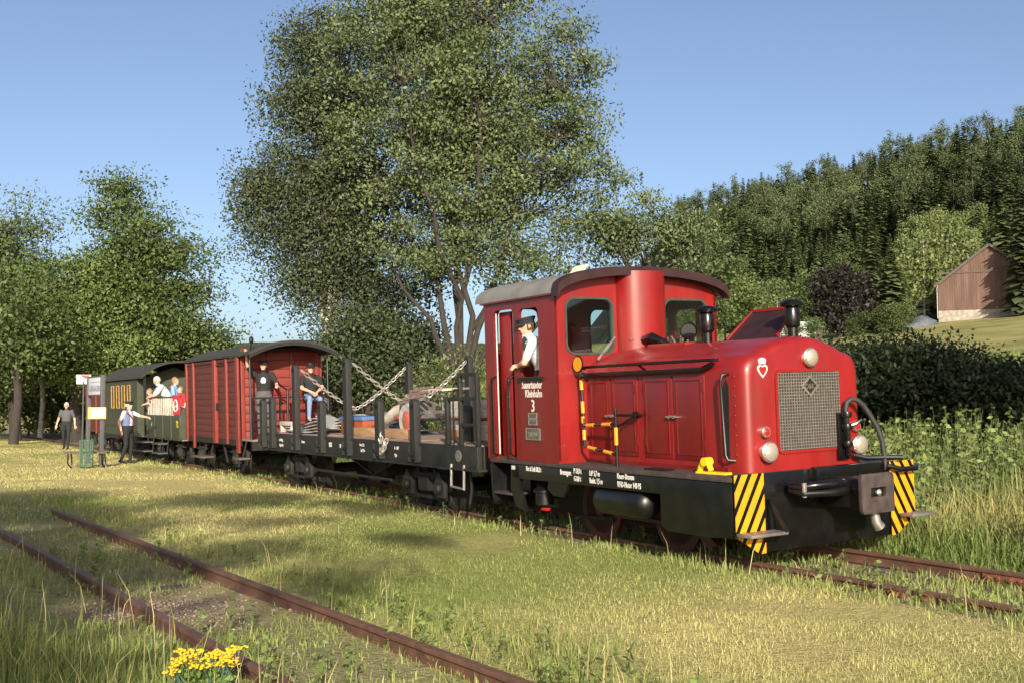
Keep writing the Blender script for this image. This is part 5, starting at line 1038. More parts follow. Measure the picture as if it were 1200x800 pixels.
def coach():
    R = tag(empty('passenger_coach', rail_frame()), 'dark green passenger coach with varnished window frames and arched roof', 'coach'); W = 1.1; s0, s1, z1 = -31.55, -26.6, 2.38
    f = lambda s, z, y: (s, y, z)
    wins = [(-27.95 - k * .82, -27.55 - k * .82) for k in range(4)]
    for sg in (-1, 1):
        y = sg * W; ins = [[(a, y, 1.52), (b, y, 1.52), (b, y, 2.24), (a, y, 2.24)] for a, b in wins]
        w = MB().holes([(s0, y, .66), (s1, y, .66), (s1, y, z1), (s0, y, z1)], ins, (0, -sg * .05, 0)).build('side_wall', 'coach_green', R)
        for a, b in wins:
            wf = MB().holes([(a - .012, y + sg * .002, 1.51), (b + .012, y + sg * .002, 1.51), (b + .012, y + sg * .002, 2.25), (a - .012, y + sg * .002, 2.25)], [[(a + .02, y + sg * .002, 1.54), (b - .02, y + sg * .002, 1.54), (b - .02, y + sg * .002, 2.22), (a + .02, y + sg * .002, 2.22)]], (0, sg * .015, 0)).build('window_frame', 'varnish', w)
            MB().box(a + .005, b - .005, y - sg * .012 - .003, y - sg * .012 + .003, 1.525, 2.235).build('pane', 'black_gloss', wf)
        for z in (1.42, .95): MB().box(s0, s1, min(y, y + sg * .02), max(y, y + sg * .02), z, z + .05).build('waist_rail', 'coach_green', R)
        MB().box(s0, s1, y - .03, y + .03, .54, .657).build('solebar', 'black_matt', R)
        MB().box(-28.9, -28.6, min(y + sg * .021, y + sg * .03), max(y + sg * .021, y + sg * .03), 1.15, 1.25).build('coach_plate', 'yellow', R)
    for s in (s0, s1): MB().prism([(s, -W + .05, .66), (s, W - .05, .66), (s, W - .05, z1), (s, 0, z1 + .36), (s, -W + .05, z1)], (.04 if s == s0 else -.04, 0, 0)).build('end_wall', 'coach_green', R)
    MB().box(s1 - .0, s1 + .02, -.35, .35, .75, 2.4).build('end_door', 'coach_green', R)
    def rp(s): return [(s, -(W + .06) + 2 * (W + .06) * k / 20, z1 + .03 + .44 * (1 - abs(k / 10 - 1) ** 2.6)) for k in range(21)]
    MB().loft([rp(s) + [(x, y, z + .06) for x, y, z in reversed(rp(s))] for s in (s0 - .15, -28, -25.62)]).build('roof', 'roof_felt', R)
    for sg in (-1, 1): MB().bar((-25.75, sg * (W - .04), .7), (-25.75, sg * (W - .04), 2.5), .06).build('platform_post', 'black', R)
    MB().box(s1, -25.66, -W + .02, W - .02, .66, .72).build('platform_floor', 'plank', R); MB().box(-25.72, -25.68, -W + .05, W - .05, .72, 1.5).build('platform_sheet', 'coach_green', R)
    for z in (.26, .5): MB().box(-26.5, -25.8, -W - .28, -W - .04, z, z + .035).build('step_board', 'grey_post', R)
    MB().bar((-26.4, -W - .05, .28), (-26.4, -W, .6), .03).bar((-25.9, -W - .05, .28), (-25.9, -W, .6), .03).build('step_hanger', 'black_matt', R)
    MB().box(s0, s1, -.4, .4, .45, .65).build('underframe', 'black_matt', R)
    for s in (-27.6, -30.5): wheelset(R, s, .34); axle_box(R, s, .9, .34)
    lettering('10', R, (-28.2, -W - .025, 1.12), (1, 0, 0), (0, 0, 1), .16, 'white_paint', .9)
    recenter(R, -28.9); return R
coach()
def rear_van():
    R = tag(empty('baggage_van', rail_frame()), 'plain red baggage van at the tail of the train', 'wagon'); W = 1.06; s0, s1, z1 = -35.0, -31.95, 2.30; nb = 9; L = (s1 - s0) / nb
    for sg in (-1, 1):
        me = MB().box(-L / 2 + .006, L / 2 - .006, -.02, .02, .66, z1).mesh('side_board', .006)
        for k in range(nb): o = link('side_board', me, 'box_red_frame' if k % 5 == 4 else 'box_red', R); o.location = (s0 + L * (k + .5), sg * W, 0)
        MB().box(s0, s1, sg * W - sg * .04 - .01, sg * W - sg * .04 + .01, .66, z1).build('wall', 'box_red', R)
        for s in (s0, -33.2, s1): MB().box(s - .05, s + .05, min(sg * W + sg * .02, sg * W + sg * .06), max(sg * W + sg * .02, sg * W + sg * .06), .6, z1).build('frame_post', 'box_red_frame', R)
    for s in (s0, s1): MB().box(s - .02, s + .02, -W + .03, W - .03, .66, z1 + .2).build('end_wall', 'box_red', R)
    def rp(s): return [(s, -(W + .06) + 2 * (W + .06) * k / 14, z1 + .02 + .3 * (1 - abs(k / 7 - 1) ** 2.2)) for k in range(15)]
    MB().loft([rp(s) + [(x, y, z + .06) for x, y, z in reversed(rp(s))] for s in (s0 - .12, s1 + .12)]).build('roof', 'roof_felt', R)
    MB().box(s0, s1, -.5, .5, .45, .65).build('underframe', 'black_matt', R)
    for s in (-32.6, -34.4): wheelset(R, s, .34); axle_box(R, s, .9, .34)
    MB().lathe([(.05, 0), (.06, .03), (.06, .12), (.02, .15)], (-32.1, -.4, z1 + .36), (0, 0, 1), 10).build('roof_lamp', 'red_lens', R)
    recenter(R, -33.5)
rear_van()

# ------------------------------------------------------------------ load on the flat wagon
FZ = 1.052
def on_train(o, s, y, z, rz=0): o.matrix_world = rail_frame() @ Matrix.Translation((s, y, z)) @ Matrix.Rotation(rz, 4, 'Z'); return o
def chain(pts, label):
    P = [Vector(p) for p in pts]; m = MB(); fine = []
    for i in range(len(P) - 1):
        n = max(2, int((P[i + 1] - P[i]).length / .078)); fine += [P[i].lerp(P[i + 1], k / n) for k in range(n)]
    fine.append(P[-1])
    for i in range(len(fine) - 1):
        c = (fine[i] + fine[i + 1]) / 2; d = (fine[i + 1] - fine[i]).normalized(); u = d.orthogonal().normalized(); w = d.cross(u); k = u if i % 2 else w
        m.tube([c + d * (.058 * cos(a)) + k * (.034 * sin(a)) for a in np.linspace(0, 6.283, 11)[:-1]], .0115, 5, closed=True)
    o = m.build('chain', 'chain', smooth=True); o.data.transform(Matrix.Translation(-P[0])); o.matrix_world = rail_frame() @ Matrix.Translation(P[0]); return tag(o, label, 'chain')
def sag(a, b, lo, n=14):
    out = []
    for k in range(n + 1):
        q = k / n; base = Vector(a).lerp(Vector(b), q); dp = 1 - abs(2 * q - 1) ** 1.25; base.z = base.z * (1 - dp) + lo * dp; out.append(tuple(base))
    return out
chain(sag((-12.3, -1.12, 2.30), (-12.3, 1.12, 2.30), 1.5), 'steel chain slung between the stakes near the goods van')
chain(sag((-9.72, -1.12, 2.34), (-9.72, 1.12, 2.34), 1.55), 'steel chain slung between the tall stakes over the cart')
chain([(-8.38, -1.22, 1.16), (-8.36, -1.24, 1.05), (-8.34, -1.25, .92), (-8.30, -1.26, .86), (-8.24, -1.26, .88), (-8.20, -1.25, .96), (-8.19, -1.22, 1.06)], 'short chain loop hanging over the side of the wagon')
def cart():
    R = tag(empty('hand_cart'), 'old two wheeled machine cart with slatted top and pale tyre', 'cart'); on_train(R, -8.85, -.15, FZ)
    for sg in (-1, 1):
        w = MB().lathe([(.20, -.04), (.27, -.05), (.29, 0), (.27, .05), (.20, .04)], (.15, sg * .42, .29), (0, 1, 0), 24).build('tyre', 'tyre_pale', R, smooth=True); MB().lathe([(.06, -.08), (.19, -.03), (.20, .03), (.06, .08)], (.15, sg * .42, .29), (0, 1, 0), 20).build('rim', 'faded_red', w, smooth=True)
    MB().lathe([(.025, -.42), (.025, .42)], (.15, 0, .29), (0, 1, 0), 8).build('axle', 'engine_grey', R)
    MB().bar((-.9, -.28, .22), (.5, -.28, .42), .05).bar((-.9, .28, .22), (.5, .28, .42), .05).bar((-.9, -.28, .22), (-.9, .28, .22), .05).bar((.5, -.3, .42), (.5, .3, .42), .05).build('frame', 'engine_grey', R)
    MB().box(-.55, -.05, -.2, .2, .28, .58).lathe([(.13, -.22), (.13, .22)], (-.3, 0, .52), (0, 1, 0), 14).lathe([(.05, 0), (.05, .2)], (-.2, .05, .55), (0, 0, 1), 10).box(-.5, -.36, -.28, .2, .45, .62).build('engine', 'engine_grey', R, .02)
    MB().bar((-.02, -.32, .2), (-.1, -.34, .72), .035).bar((.34, -.32, .3), (.36, -.34, .72), .035).bar((.0, .32, .2), (-.1, .34, .72), .035).build('stanchion', 'steel', R)
    for k in range(4): MB().bar((-.22 + .02 * k, -.40 + .06 * k, .58 + .065 * k), (.62 + .02 * k, -.40 + .06 * k, .64 + .065 * k), .035, .045).build('slat', 'plank', R)
    for k in range(5): MB().bar((-.22 + .20 * k, -.20 + .10 * k, .78), (-.2 + .2 * k, .5, .80), .05, .03).build('slat', 'crate_white' if k % 2 else 'plank', R)
    MB().box(-.62, -.05, -.34, -.05, .30, .36).build('tool_tray', 'faded_red', R, .01)
cart()
m = MB(); rings = []
for i, q in enumerate(np.linspace(0, 1, 9)):
    rings.append([((-.55 + 1.1 * q), (.20 + .04 * sin(i)) * cos(a) * (.55 + .9 * q * (1.05 - q)), .62 * q * .75 + .10 + (.15 + .03 * sin(2 * i + a)) * sin(a) * (.6 + .8 * q * (1 - q))) for a in np.linspace(0, 6.283, 13)[:-1]])
o = m.loft(rings).build('canvas_roll', 'canvas', smooth=True); on_train(o, -9.75, -.2, FZ + .12, .1); tag(o, 'pale canvas bundle propped up beside the cart under the chain', 'canvas')
for nm, s, y, l, lb, rz in (('timber_beam', -10.1, -.72, 1.0, 'sawn timber beam lying on the wagon floor beside the tool box', .02), ('timber_beam', -8.75, -.70, 1.1, 'sawn timber beam on the wagon floor in front of the cart', -.02), ('timber_beam', -7.0, -.35, .9, 'short sawn beam on the wagon floor next to the white crate', .03)):
    o = MB().box(-l / 2, l / 2, -.09, .09, 0, .15).build(nm, 'beam_wood', None, .008); on_train(o, s, y, FZ, rz); tag(o, lb, 'beam')
R = tag(empty('tool_box'), 'orange tool box with blue lid on the wagon floor', 'box'); on_train(R, -10.95, -.45, FZ, .1)
MB().box(-.42, .42, -.22, .22, 0, .26).build('body', 'orange_box', R, .02); MB().box(-.44, .44, -.24, .24, .262, .34).build('lid', 'blue_plastic', R, .02); MB().tube([(-.1, -.235, .2), (-.1, -.26, .22), (.1, -.26, .22), (.1, -.235, .2)], .01, 6).build('handle', 'black', R)
R = tag(empty('engine_part'), 'grey machine part with blue can on the wagon floor', 'machine part'); on_train(R, -10.15, -.25, FZ, .2)
MB().box(-.3, .25, -.2, .2, 0, .18).lathe([(.14, 0), (.16, .05), (.12, .2), (.06, .24)], (-.1, 0, .18), (0, 0, 1), 14).build('housing', 'engine_grey', R, .015); MB().lathe([(.09, 0), (.09, .2), (.03, .22)], (.32, -.05, 0), (0, 0, 1), 14).build('can', 'blue_plastic', R)
R = tag(empty('shaft_frame'), 'dark angle iron frame leaning behind the tool box', 'frame'); on_train(R, -10.2, .35, FZ, 0)
MB().bar((-.5, 0, 0), (.1, 0, .55), .05).bar((-.5, 0, .5), (.35, 0, .1), .05).bar((-.6, 0, .02), (.4, 0, .02), .05).build('bar', 'engine_grey', R)
R = tag(empty('white_crate'), 'white painted plank crate with rusty band behind the platform rail', 'crate'); on_train(R, -6.85, .05, FZ, 0)
me = MB().box(-.78, .78, -.012, .012, .003, .117).mesh('plank', .004)
for sg in (-1, 1):
    for k in range(5): o = link('plank', me, 'crate_white', R); o.location = (random.uniform(-.01, .01), sg * .42, k * .12)
me2 = MB().box(-.012, .012, -.40, .40, .003, .117).mesh('plank', .004)
for sx in (-1, 1):
    for k in range(5): o = link('plank', me2, 'crate_white', R); o.location = (sx * .76, 0, k * .12)
MB().box(-.79, .79, -.437, -.433, .30, .35).build('band', 'rust', R); MB().box(-.77, .77, -.40, .40, .0, .02).build('bottom', 'plank', R)
R = tag(empty('sheet_pile'), 'pile of crumpled silver metal sheets on the wagon floor', 'metal sheets'); on_train(R, -13.15, -.3, FZ, .1)
for k in range(6):
    rings = []
    for i in range(9): t = i / 8; rings.append([(-.85 + 1.7 * t + .1 * k, -.5 + .12 * k + v, .03 + .045 * k + .05 * sin(t * 7 + k * 1.7) * (.4 + .2 * k) + zz) for v, zz in ((-.16, 0), (.16, .02), (.16, .03), (-.16, .01))])
    MB().loft(rings).build('sheet', 'silver_sheet', R, smooth=True)
R = tag(empty('white_trestle'), 'pale wooden trestle standing at the goods van end of the wagon', 'trestle'); on_train(R, -13.9, -.85, FZ, 0)
MB().box(-.35, .45, -.05, .05, .14, .22).box(-.32, -.25, -.05, .05, -.0, .14).box(.3, .37, -.05, .05, 0, .14).build('board', 'crate_white', R, .006)

# ------------------------------------------------------------------ people
def capsule(m, p, q, rp, rq, n=10):
    p, q = Vector(p), Vector(q); d = (q - p).normalized()
    m.tube([p - d * rp * .95, p - d * rp * .7, p - d * rp * .2, p.lerp(q, .25), p.lerp(q, .6), q + d * rq * .2, q + d * rq * .7, q + d * rq * .95], [rp * .25, rp * .72, rp * .98, rp, rp * .4 + rq * .6, rq * .98, rq * .72, rq * .25], n)
def person(label, M, height=1.76, pose=None, top='c_white', sleeve='c_white', bottom='c_black', shoes='c_black', hair='hair_brown', cap=None, front=None, long_sleeve=False, head_turn=0, head_tilt=0, group=None, girth=1.0, legs=True, shorts=False):
    J = dict(pel=(0, 0, .95), wai=(0, .0, 1.09), che=(0, .01, 1.30), nec=(0, 0, 1.46), hed=(0, .025, 1.605))
    for s, n in ((-1, 'L'), (1, 'R')):
        J.update({'hip' + n: (s * .09, 0, .93), 'kne' + n: (s * .10, .02, .50), 'ank' + n: (s * .105, -.02, .09), 'toe' + n: (s * .125, .14, .035), 'sho' + n: (s * .185, 0, 1.405), 'elb' + n: (s * .25, -.03, 1.12), 'wri' + n: (s * .27, .07, .88)})
    J.update(pose or {}); J = {k: Vector(v) for k, v in J.items()}; g = girth
    up, segs = MB(), []
    def seg(a, b, ra, rb, lab): capsule(up, a, b, ra, rb); segs.append((Vector(a), Vector(b), (ra + rb) / 2, lab))
    # torso: elliptic sections along the spine
    rings = []; sh = (J['shoR'] - J['shoL']).normalized(); spine = [(J['pel'] - Vector((0, 0, .08)), .145 * g, .105 * g), (J['pel'], .165 * g, .118 * g), (J['wai'], .148 * g, .112 * g), ((J['wai'] + J['che']) / 2, .158 * g, .118 * g), (J['che'], .178, .120), ((J['che'] * .35 + J['nec'] * .65), .165, .095), (J['nec'] - Vector((0, 0, .01)), .075, .068)]
    for i, (c, rx, ry) in enumerate(spine):
        ax = (spine[min(i + 1, 6)][0] - spine[max(i - 1, 0)][0]).normalized(); hx = sh if i > 2 else Vector((1, 0, 0)); fy = ax.cross(hx).normalized(); hx = fy.cross(ax).normalized()
        rings.append([c + hx * rx * cos(a) + fy * ry * sin(a) for a in np.linspace(0, 6.283, 17)[:-1]])
    up.loft(rings)
    segs += [(J['pel'] - Vector((0, 0, .08)), J['pel'] + Vector((0, 0, .05)), .15, 'bottom'), (J['wai'], J['che'], .15, 'top'), (J['che'], J['nec'] - Vector((0, 0, .05)), .14, 'top')]
    if legs:
        for n in 'LR':
            k = J['kne' + n]; an = J['ank' + n]; seg(J['hip' + n], k, .088 * g, .058, 'bottom'); 
            if shorts: seg(k, an, .052, .036, 'skin')
            else: seg(k, an, .060, .045, 'bottom')
            seg(an - (J['toe' + n] - an) * .25 - Vector((0, 0, .03)), J['toe' + n], .042, .034, 'shoes')
    for n in 'LR':
        s, e, w = J['sho' + n], J['elb' + n], J['wri' + n]
        seg(s, s.lerp(e, .72), .062, .052, 'sleeve'); seg(s.lerp(e, .7), e, .047, .042, 'sleeve' if long_sleeve else 'skin'); seg(e, w, .042, .029, 'sleeve' if long_sleeve else 'skin')
        d = (w - e).normalized(); side = d.cross(Vector((0, 0, 1))); side = (side if side.length > .2 else Vector((1, 0, 0))).normalized(); nrm = side.cross(d)
        seg(w, w + d * .065, .027, .033, 'skin')
        for k in range(4):
            b = w + d * .075 + side * (-.030 + .020 * k); L = (.062, .072, .066, .05)[k]; up.tube([b - d * .02, b + d * L * .5 - nrm * .008, b + d * L * .85 - nrm * .03, b + d * L * .8 - nrm * .045], [.0105, .010, .009, .007], 6)
        tb = w + d * .03 + side * (-.03); up.tube([tb, tb - side * .03 + d * .025 - nrm * .01, tb - side * .032 + d * .06 - nrm * .02], [.013, .011, .008], 6)
        segs.append((w, w + d * .15, .04, 'skin'))
    # head: skull, jaw, nose, ears, neck, turned on the neck
    H = J['hed']; Rt = Matrix.Rotation(head_turn, 3, 'Z') @ Matrix.Rotation(head_tilt, 3, 'X'); hm = MB()
    hm.ell((0, -.008, .02), (.077, .094, .105), 14, 9); hm.ell((0, .022, -.055), (.055, .062, .06), 12, 7)
    hm.tube([(0, .082, .03), (0, .108, -.012), (0, .090, -.022)], [.010, .016, .010], 6)
    for sx in (-1, 1): hm.ell((sx * .079, -.008, 0), (.011, .022, .032), 8, 5)
    hm.tube([(-.022, .083, -.052), (0, .089, -.05), (.022, .083, -.052)], [.006, .010, .006], 6); hm.ell((0, .07, -.095), (.026, .02, .02), 8, 5)
    hm.tube([(-.05, .078, .038), (-.02, .090, .042), (.02, .090, .042), (.05, .078, .038)], .009, 6)
    hv = [H + Rt @ Vector(p) for p in hm.v]; up.add(hv, hm.f); segs.append((H - Vector((0, 0, .03)), H + Vector((0, 0, .04)), .10, 'skin')); seg(J['nec'] - Vector((0, 0, .03)), H - Vector((0, 0, .07)), .052, .050, 'skin')
    sc = height / 1.75; raw = bpy.data.objects.new('raw', up.mesh('body')); COL.objects.link(raw)
    md = raw.modifiers.new('r', 'REMESH'); md.mode = 'VOXEL'; md.voxel_size = .0125; sm = raw.modifiers.new('s', 'SMOOTH'); sm.factor = .5; sm.iterations = 2
    me = bpy.data.meshes.new_from_object(raw.evaluated_get(bpy.context.evaluated_depsgraph_get())); old = raw.data; bpy.data.objects.remove(raw); bpy.data.meshes.remove(old); me.name = 'body'
    names = ['skin', top, sleeve, bottom, shoes, front or top]; me.materials.clear()
    for nme in names: me.materials.append(MATS[nme])
    nf = len(me.polygons); Cn = np.zeros(nf * 3, np.float32); me.polygons.foreach_get('center', Cn); Cn = Cn.reshape(-1, 3); best = np.full(nf, 1e9); lab = np.zeros(nf, int); key = dict(skin=0, top=1, sleeve=2, bottom=3, shoes=4)
    for a, b, r, l in segs:
        a, b = np.array(a), np.array(b); d = b - a; t = np.clip(((Cn - a) @ d) / max(d @ d, 1e-9), 0, 1); dist = np.linalg.norm(Cn - (a + t[:, None] * d), axis=1) / r; k = dist < best; best[k] = dist[k]; lab[k] = key[l]
    if front:
        cz = (lab == 1) & (np.abs(Cn[:, 0]) < .085) & (Cn[:, 1] > .05); lab[cz] = 5
    me.polygons.foreach_set('material_index', lab.astype(np.int32)); me.polygons.foreach_set('use_smooth', np.ones(nf, bool))
    root = tag(empty('person', M), label, 'person', group); root.scale = (sc, sc, sc); link('body', me, None, root)
    for sx in (-1, 1):
        e = MB().ell((sx * .031, .082, .014), (.012, .008, .0075), 8, 5); e.v = [tuple(H + Rt @ Vector(p)) for p in e.v]; e.build('eye', 'c_black', root, smooth=True)
    if cap:
        c = MB().lathe([(.092, .035), (.095, .055), (.114, .084), (.121, .098), (.095, .110), (.02, .114)], (0, -.006, 0), (0, 0, 1), 20); c.v = [tuple(H + Rt @ Vector((p[0], p[1] * 1.08, p[2]))) for p in c.v]; co = c.build('cap', cap, root, smooth=True)
        v = MB(); arc = np.linspace(.35, pi - .35, 9); v.loft([[(.086 * cos(a), .092 * sin(a), .040) for a in arc] + [(.086 * cos(a), .092 * sin(a), .046) for a in arc[::-1]], [(.100 * cos(a), .155 * sin(a), .022) for a in arc] + [(.100 * cos(a), .155 * sin(a), .027) for a in arc[::-1]]]); v.v = [tuple(H + Rt @ Vector(p)) for p in v.v]; v.build('peak', 'c_black', co, smooth=True)
    hr = MB(); rings = []
    for i in range(7):
        t = i / 6; z = -.035 + .165 * t if not cap else -.045 + .085 * t; q = sqrt(max(.02, 1 - ((z - .02) / .118) ** 2)) if not cap else sqrt(max(.1, 1 - ((z - .02) / .12) ** 2))
        rings.append([(.084 * q * cos(a) * 1.02, (.100 * q * sin(a) - .012) if sin(a) < .25 or z > .07 else .025 * q + .0 * a, z) for a in np.linspace(0, 6.283, 19)[:-1]])
    hr.loft(rings); hr.v = [tuple(H + Rt @ Vector(p)) for p in hr.v]; hr.build('hair', hair, root, smooth=True)
    return root
def stand(x, y, face, z=None):
    """face = compass of the gaze in degrees from +X; feet on the ground"""
    return Matrix.Translation((x, y, T1(x, y) if z is None else z)) @ Matrix.Rotation(radians(face - 90), 4, 'Z')
def aboard(s, y, z, face): return rail_frame() @ Matrix.Translation((s, y, z)) @ Matrix.Rotation(radians(face - 90), 4, 'Z')
# conductor beside the coach, arm stretched to its hand rail
P = person('conductor in dark cap blue waistcoat and white sleeves reaching for the coach', stand(-10.75, 31.0, -12), 1.78, dict(elbL=(-.24, .24, 1.30), wriL=(-.20, .46, 1.27), elbR=(.27, -.10, 1.14), wriR=(.28, -.02, .90), toeL=(-.11, .18, .035), ankL=(-.10, .03, .09), kneL=(-.10, .06, .5), ankR=(.10, -.12, .09), toeR=(.11, .05, .035)), 'c_blue', 'c_white', 'c_black', 'c_black', 'hair_grey', 'c_navy', 'c_white', girth=1.18)
MB().tube([(.17, .02, 1.42), (.12, .125, 1.34), (0, .155, 1.22), (-.10, .14, 1.10), (-.165, .06, 1.0)], .017, 6).build('sash', 'c_maroon', P); MB().tube([(.17, .02, 1.42), (.12, -.10, 1.36), (0, -.145, 1.22), (-.12, -.11, 1.08), (-.165, .06, 1.0)], .017, 6).build('sash', 'c_maroon', P)
# man strolling across the lawn
person('balding man in grey shirt and dark trousers walking over the lawn', stand(-16.25, 40.4, -82), 1.74, dict(kneL=(-.10, .10, .50), ankL=(-.10, .12, .09), toeL=(-.11, .28, .05), kneR=(.10, -.02, .5), ankR=(.10, -.16, .11), toeR=(.11, -.01, .03), elbL=(-.27, -.06, 1.13), wriL=(-.30, -.02, .88), elbR=(.27, .02, 1.12), wriR=(.32, .10, .89)), 'c_grey', 'c_grey', 'c_black', 'c_black', 'hair_grey', girth=1.12)
# brakeman standing on the van platform, one hand on the roof post, one on the brake handle
P = person('man in black shirt and cap standing on the goods van platform', aboard(-16.36, -.52, .845, -22), 1.80, dict(elbR=(.34, .02, 1.62), wriR=(.36, .12, 1.86), elbL=(-.30, .10, 1.16), wriL=(-.30, .34, 1.14), toeL=(-.13, .15, .035)), 'c_black', 'c_black', 'c_grey', 'c_black', 'hair_brown', 'c_black', girth=1.05)
MB().ell((0, .12, 1.27), (.06, .012, .075), 12, 6).build('shirt_print', 'c_white', P, smooth=True)
# seated companion with jeans on the platform railing
person('man in dark shirt and blue jeans sitting on the van platform railing', aboard(-16.15, .52, .80, -8), 1.74, dict(hipL=(-.09, .02, .93), kneL=(-.12, .42, .90), ankL=(-.13, .36, .48), toeL=(-.13, .54, .42), hipR=(.09, .02, .93), kneR=(.12, .42, .93), ankR=(.14, .40, .50), toeR=(.15, .58, .44), elbL=(-.24, .16, 1.16), wriL=(-.06, .34, 1.05), elbR=(.24, .16, 1.16), wriR=(.05, .36, 1.06)), 'c_black', 'c_black', 'c_denim', 'c_beige', 'hair_brown', 'c_black')
# driver leaning on the cab window sill, looking back
person('driver in white shirt and dark cap leaning out of the cab window', aboard(-3.72, -1.03, .955, -125), 1.86, dict(che=(0, .08, 1.29), nec=(0, .13, 1.43), shoL=(-.18, .11, 1.38), shoR=(.18, .11, 1.38), elbL=(-.22, .22, 1.13), wriL=(-.02, .30, 1.10), elbR=(.22, .20, 1.13), wriR=(.06, .32, 1.10), hed=(.0, .19, 1.565)), 'c_white', 'c_white', 'c_navy', 'c_black', 'hair_brown', 'c_navy', head_turn=radians(22), head_tilt=radians(-12))
# passengers of the open wagon
PG = None
ap = lambda s, y, f: aboard(s, y, .72, f)
lean = dict(che=(0, .12, 1.27), nec=(0, .20, 1.41), hed=(0, .27, 1.535), shoL=(-.18, .18, 1.36), shoR=(.18, .18, 1.36), elbL=(-.22, .34, 1.14), wriL=(-.12, .46, 1.10), elbR=(.22, .34, 1.14), wriR=(.12, .46, 1.10))
person('grey haired man in white shirt leaning over the open wagon railing', ap(-24.85, -.62, -95), 1.82, lean, 'c_white', 'c_white', 'c_beige', 'c_black', 'hair_grey', head_tilt=radians(-25), girth=1.15)
person('fair haired child in pink shirt at the open wagon railing', ap(-25.25, -.80, -100), 1.46, lean, 'c_pink', 'c_pink', 'c_denim', 'c_black', 'hair_fair', head_tilt=radians(-15))
person('passenger in white shirt at the coach end of the open wagon', ap(-25.2, -.35, -60), 1.5, None, 'c_white', 'c_white', 'c_beige', 'c_black', 'hair_fair', long_sleeve=False)
person('passenger in blue shirt facing away in the open wagon', ap(-24.0, -.62, 60), 1.70, dict(elbL=(-.27, .10, 1.14), wriL=(-.25, .30, 1.10), elbR=(.27, .06, 1.12), wriR=(.3, .25, 1.05)), 'c_skyblue', 'c_skyblue', 'c_beige', 'c_black', 'hair_fair')
person('seated passenger in red shirt beside the red banner', ap(-22.95, -.70, -80), 1.42, None, 'c_red', 'c_red', 'c_denim', 'c_black', 'hair_fair')
person('passenger in beige shirt behind the grey haired man', ap(-23.6, .1, -110), 1.52, None, 'c_beige', 'c_beige', 'c_denim', 'c_black', 'hair_grey')

# ------------------------------------------------------------------ platform things
def platform_sign():
    a = np.array((AX.x, AX.y)); p1 = np.array((-10.75, 29.05)); z = T1(*p1); ang = atan2(AX.y, AX.x)
    R = tag(empty('station_sign', loc=(p1[0], p1[1], z), rz=ang), 'white station name board between two grey posts', 'sign')
    for x in (0, -1.95): MB().box(x - .055, x + .055, -.055, .055, -.3, 2.42).build('post', 'grey_post', R, .006)
    b = MB().box(-1.88, -.07, -.03, .03, 1.88, 2.40).build('board', 'sign_white', R, .004)
    MB().holes([(-1.89, -.035, 1.87), (-.06, -.035, 1.87), (-.06, -.035, 2.41), (-1.89, -.035, 2.41)], [[(-1.85, -.035, 1.91), (-.10, -.035, 1.91), (-.10, -.035, 2.37), (-1.85, -.035, 2.37)]], (0, .07, 0)).build('board_frame', 'grey_post', b)
    lettering('HÜINGHAUSEN', b, (-.975, -.033, 2.0), (1, 0, 0), (0, 0, 1), .22, 'sign_blue', 1.0, align='CENTER', bold=.004)
    MB().box(-1.7, -.25, -.034, -.031, 2.235, 2.25).build('rule', 'sign_blue', b)
    s2 = tag(empty('notice_board', loc=(-10.83, 28.9, T1(-10.83, 28.9) + 1.27), rz=radians(14)), 'orange edged timetable notice fixed to the sign post', 'notice')
    MB().box(-.22, .22, -.015, .015, 0, .30).build('panel', 'orange_sign', s2); MB().box(-.15, .20, -.019, -.0155, .03, .27).build('paper', 'cream', s2)
    s3 = tag(empty('marker_board', loc=(-12.03, 31.05, T1(-12.0, 31.0)), rz=radians(16)), 'small red and white marker board behind the station sign', 'marker')
    MB().tube([(0, 0, -.2), (0, 0, 2.3)], .025, 8).build('post', 'grey_post', s3); MB().box(-.19, .19, -.01, .01, 2.22, 2.48).build('panel', 'sign_white', s3)
    MB().prism([(-.10, -.0105, 2.47), (.16, -.0105, 2.47), (.05, -.0105, 2.36)], (0, -.004, 0)).build('red_mark', 'red_lens', s3)
platform_sign()
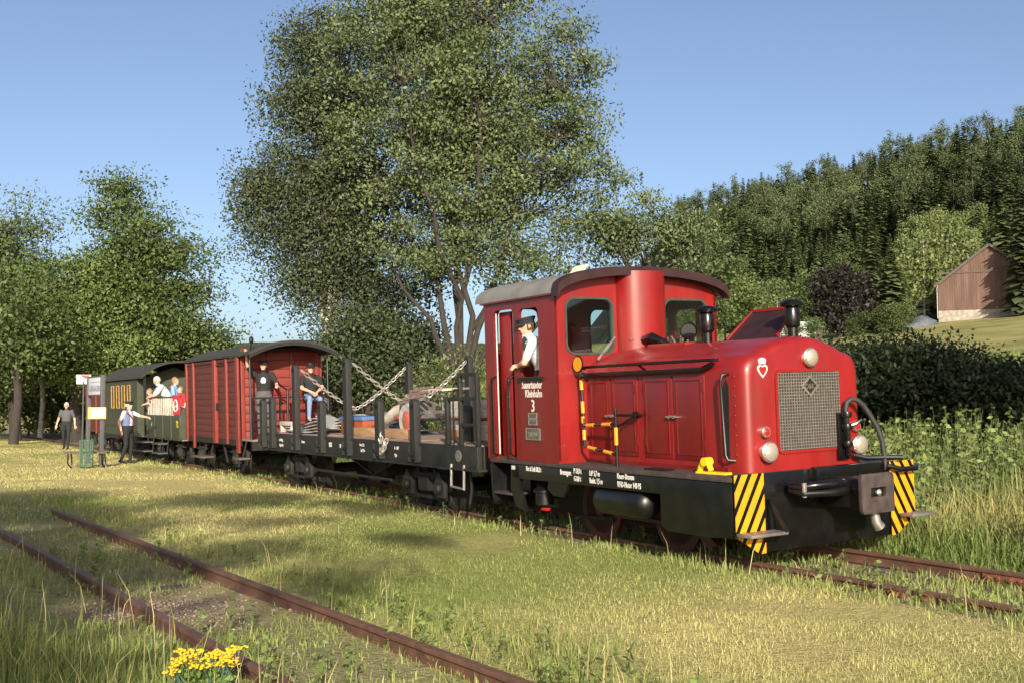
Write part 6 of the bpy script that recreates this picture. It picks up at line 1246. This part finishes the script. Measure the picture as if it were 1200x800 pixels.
def bench():
    p = pix(110, 545, 29.2); R = tag(empty('bench', loc=(-11.12, 29.0, T1(-11.1, 29.0)), rz=radians(10)), 'low dark wooden bench by the station sign', 'bench')
    for k in range(3): MB().box(-.55, .55, -.20 + .14 * k, -.08 + .14 * k, .37, .41).build('slat', 'bench_wood', R, .006)
    for x in (-.42, .42): MB().tube([(x, -.18, .37), (x, -.20, .12), (x + .05, -.1, .02), (x + .05, .12, .0), (x, .18, .37)], .02, 8).build('leg', 'black', R, smooth=True)
    q = tag(empty('waste_basket', loc=(-10.95, 28.55, T1(-10.95, 28.55))), 'green wire waste basket beside the bench', 'basket'); m = MB()
    for k in range(14): a = k * 6.283 / 14; m.bar((.15 * cos(a), .15 * sin(a), .03), (.17 * cos(a), .17 * sin(a), .72), .014)
    m.build('wire', 'basket_green', q)
    for z in (.05, .25, .45, .72): MB().tube([(.165 * cos(a), .165 * sin(a), z) for a in np.linspace(0, 6.283, 19)[:-1]], .012, 5, closed=True).build('ring', 'basket_green', q)
    MB().lathe([(.14, .02), (.15, .04)], (0, 0, 0), (0, 0, 1), 16).build('bottom', 'basket_green', q)
bench()
# yellow ragwort beside the siding rail
def ragwort():
    x0, y0 = -1.74, 6.40; z0 = T1(x0, y0); R = tag(empty('ragwort', loc=(x0, y0, z0)), 'clump of bright yellow flowers beside the rusty siding rail', 'flowers'); r = random.Random(5); st = MB(); fl = MB(); lv = []
    for k in range(30):
        bx, by = r.uniform(-.20, .20), r.uniform(-.14, .14); h = r.uniform(.15, .24); tx, ty = bx + r.uniform(-.05, .05), by + r.uniform(-.05, .05); st.tube([(bx * .5, by * .5, -.02), (bx, by, h * .6), (tx, ty, h)], .004, 4)
        for j in range(11):
            a, q = r.uniform(0, 6.28), r.uniform(0, .045); fx, fy, fz = tx + q * cos(a), ty + q * sin(a), h + r.uniform(-.01, .02); fl.lathe([(.003, -.003), (.0105, .0), (.009, .004), (.002, .006)], (fx, fy, fz), (r.uniform(-.4, .4), r.uniform(-.6, 0), 1), 7)
        for j in range(7): lv.append((tx * r.random() + r.uniform(-.03, .03), ty * r.random() + r.uniform(-.03, .03), h * r.random() * .9))
    st.build('stem', 'basket_green', R); fl.build('blossom', 'flower_yellow', R)
    V, F, C = leafcloud(np.array(lv), np.full(len(lv), .06), jitter(np.tile((.12, .18, .04), (len(lv), 1)))); tag(bulk('leaf', V, F, 'leaf', C, R), kind='stuff')
ragwort()
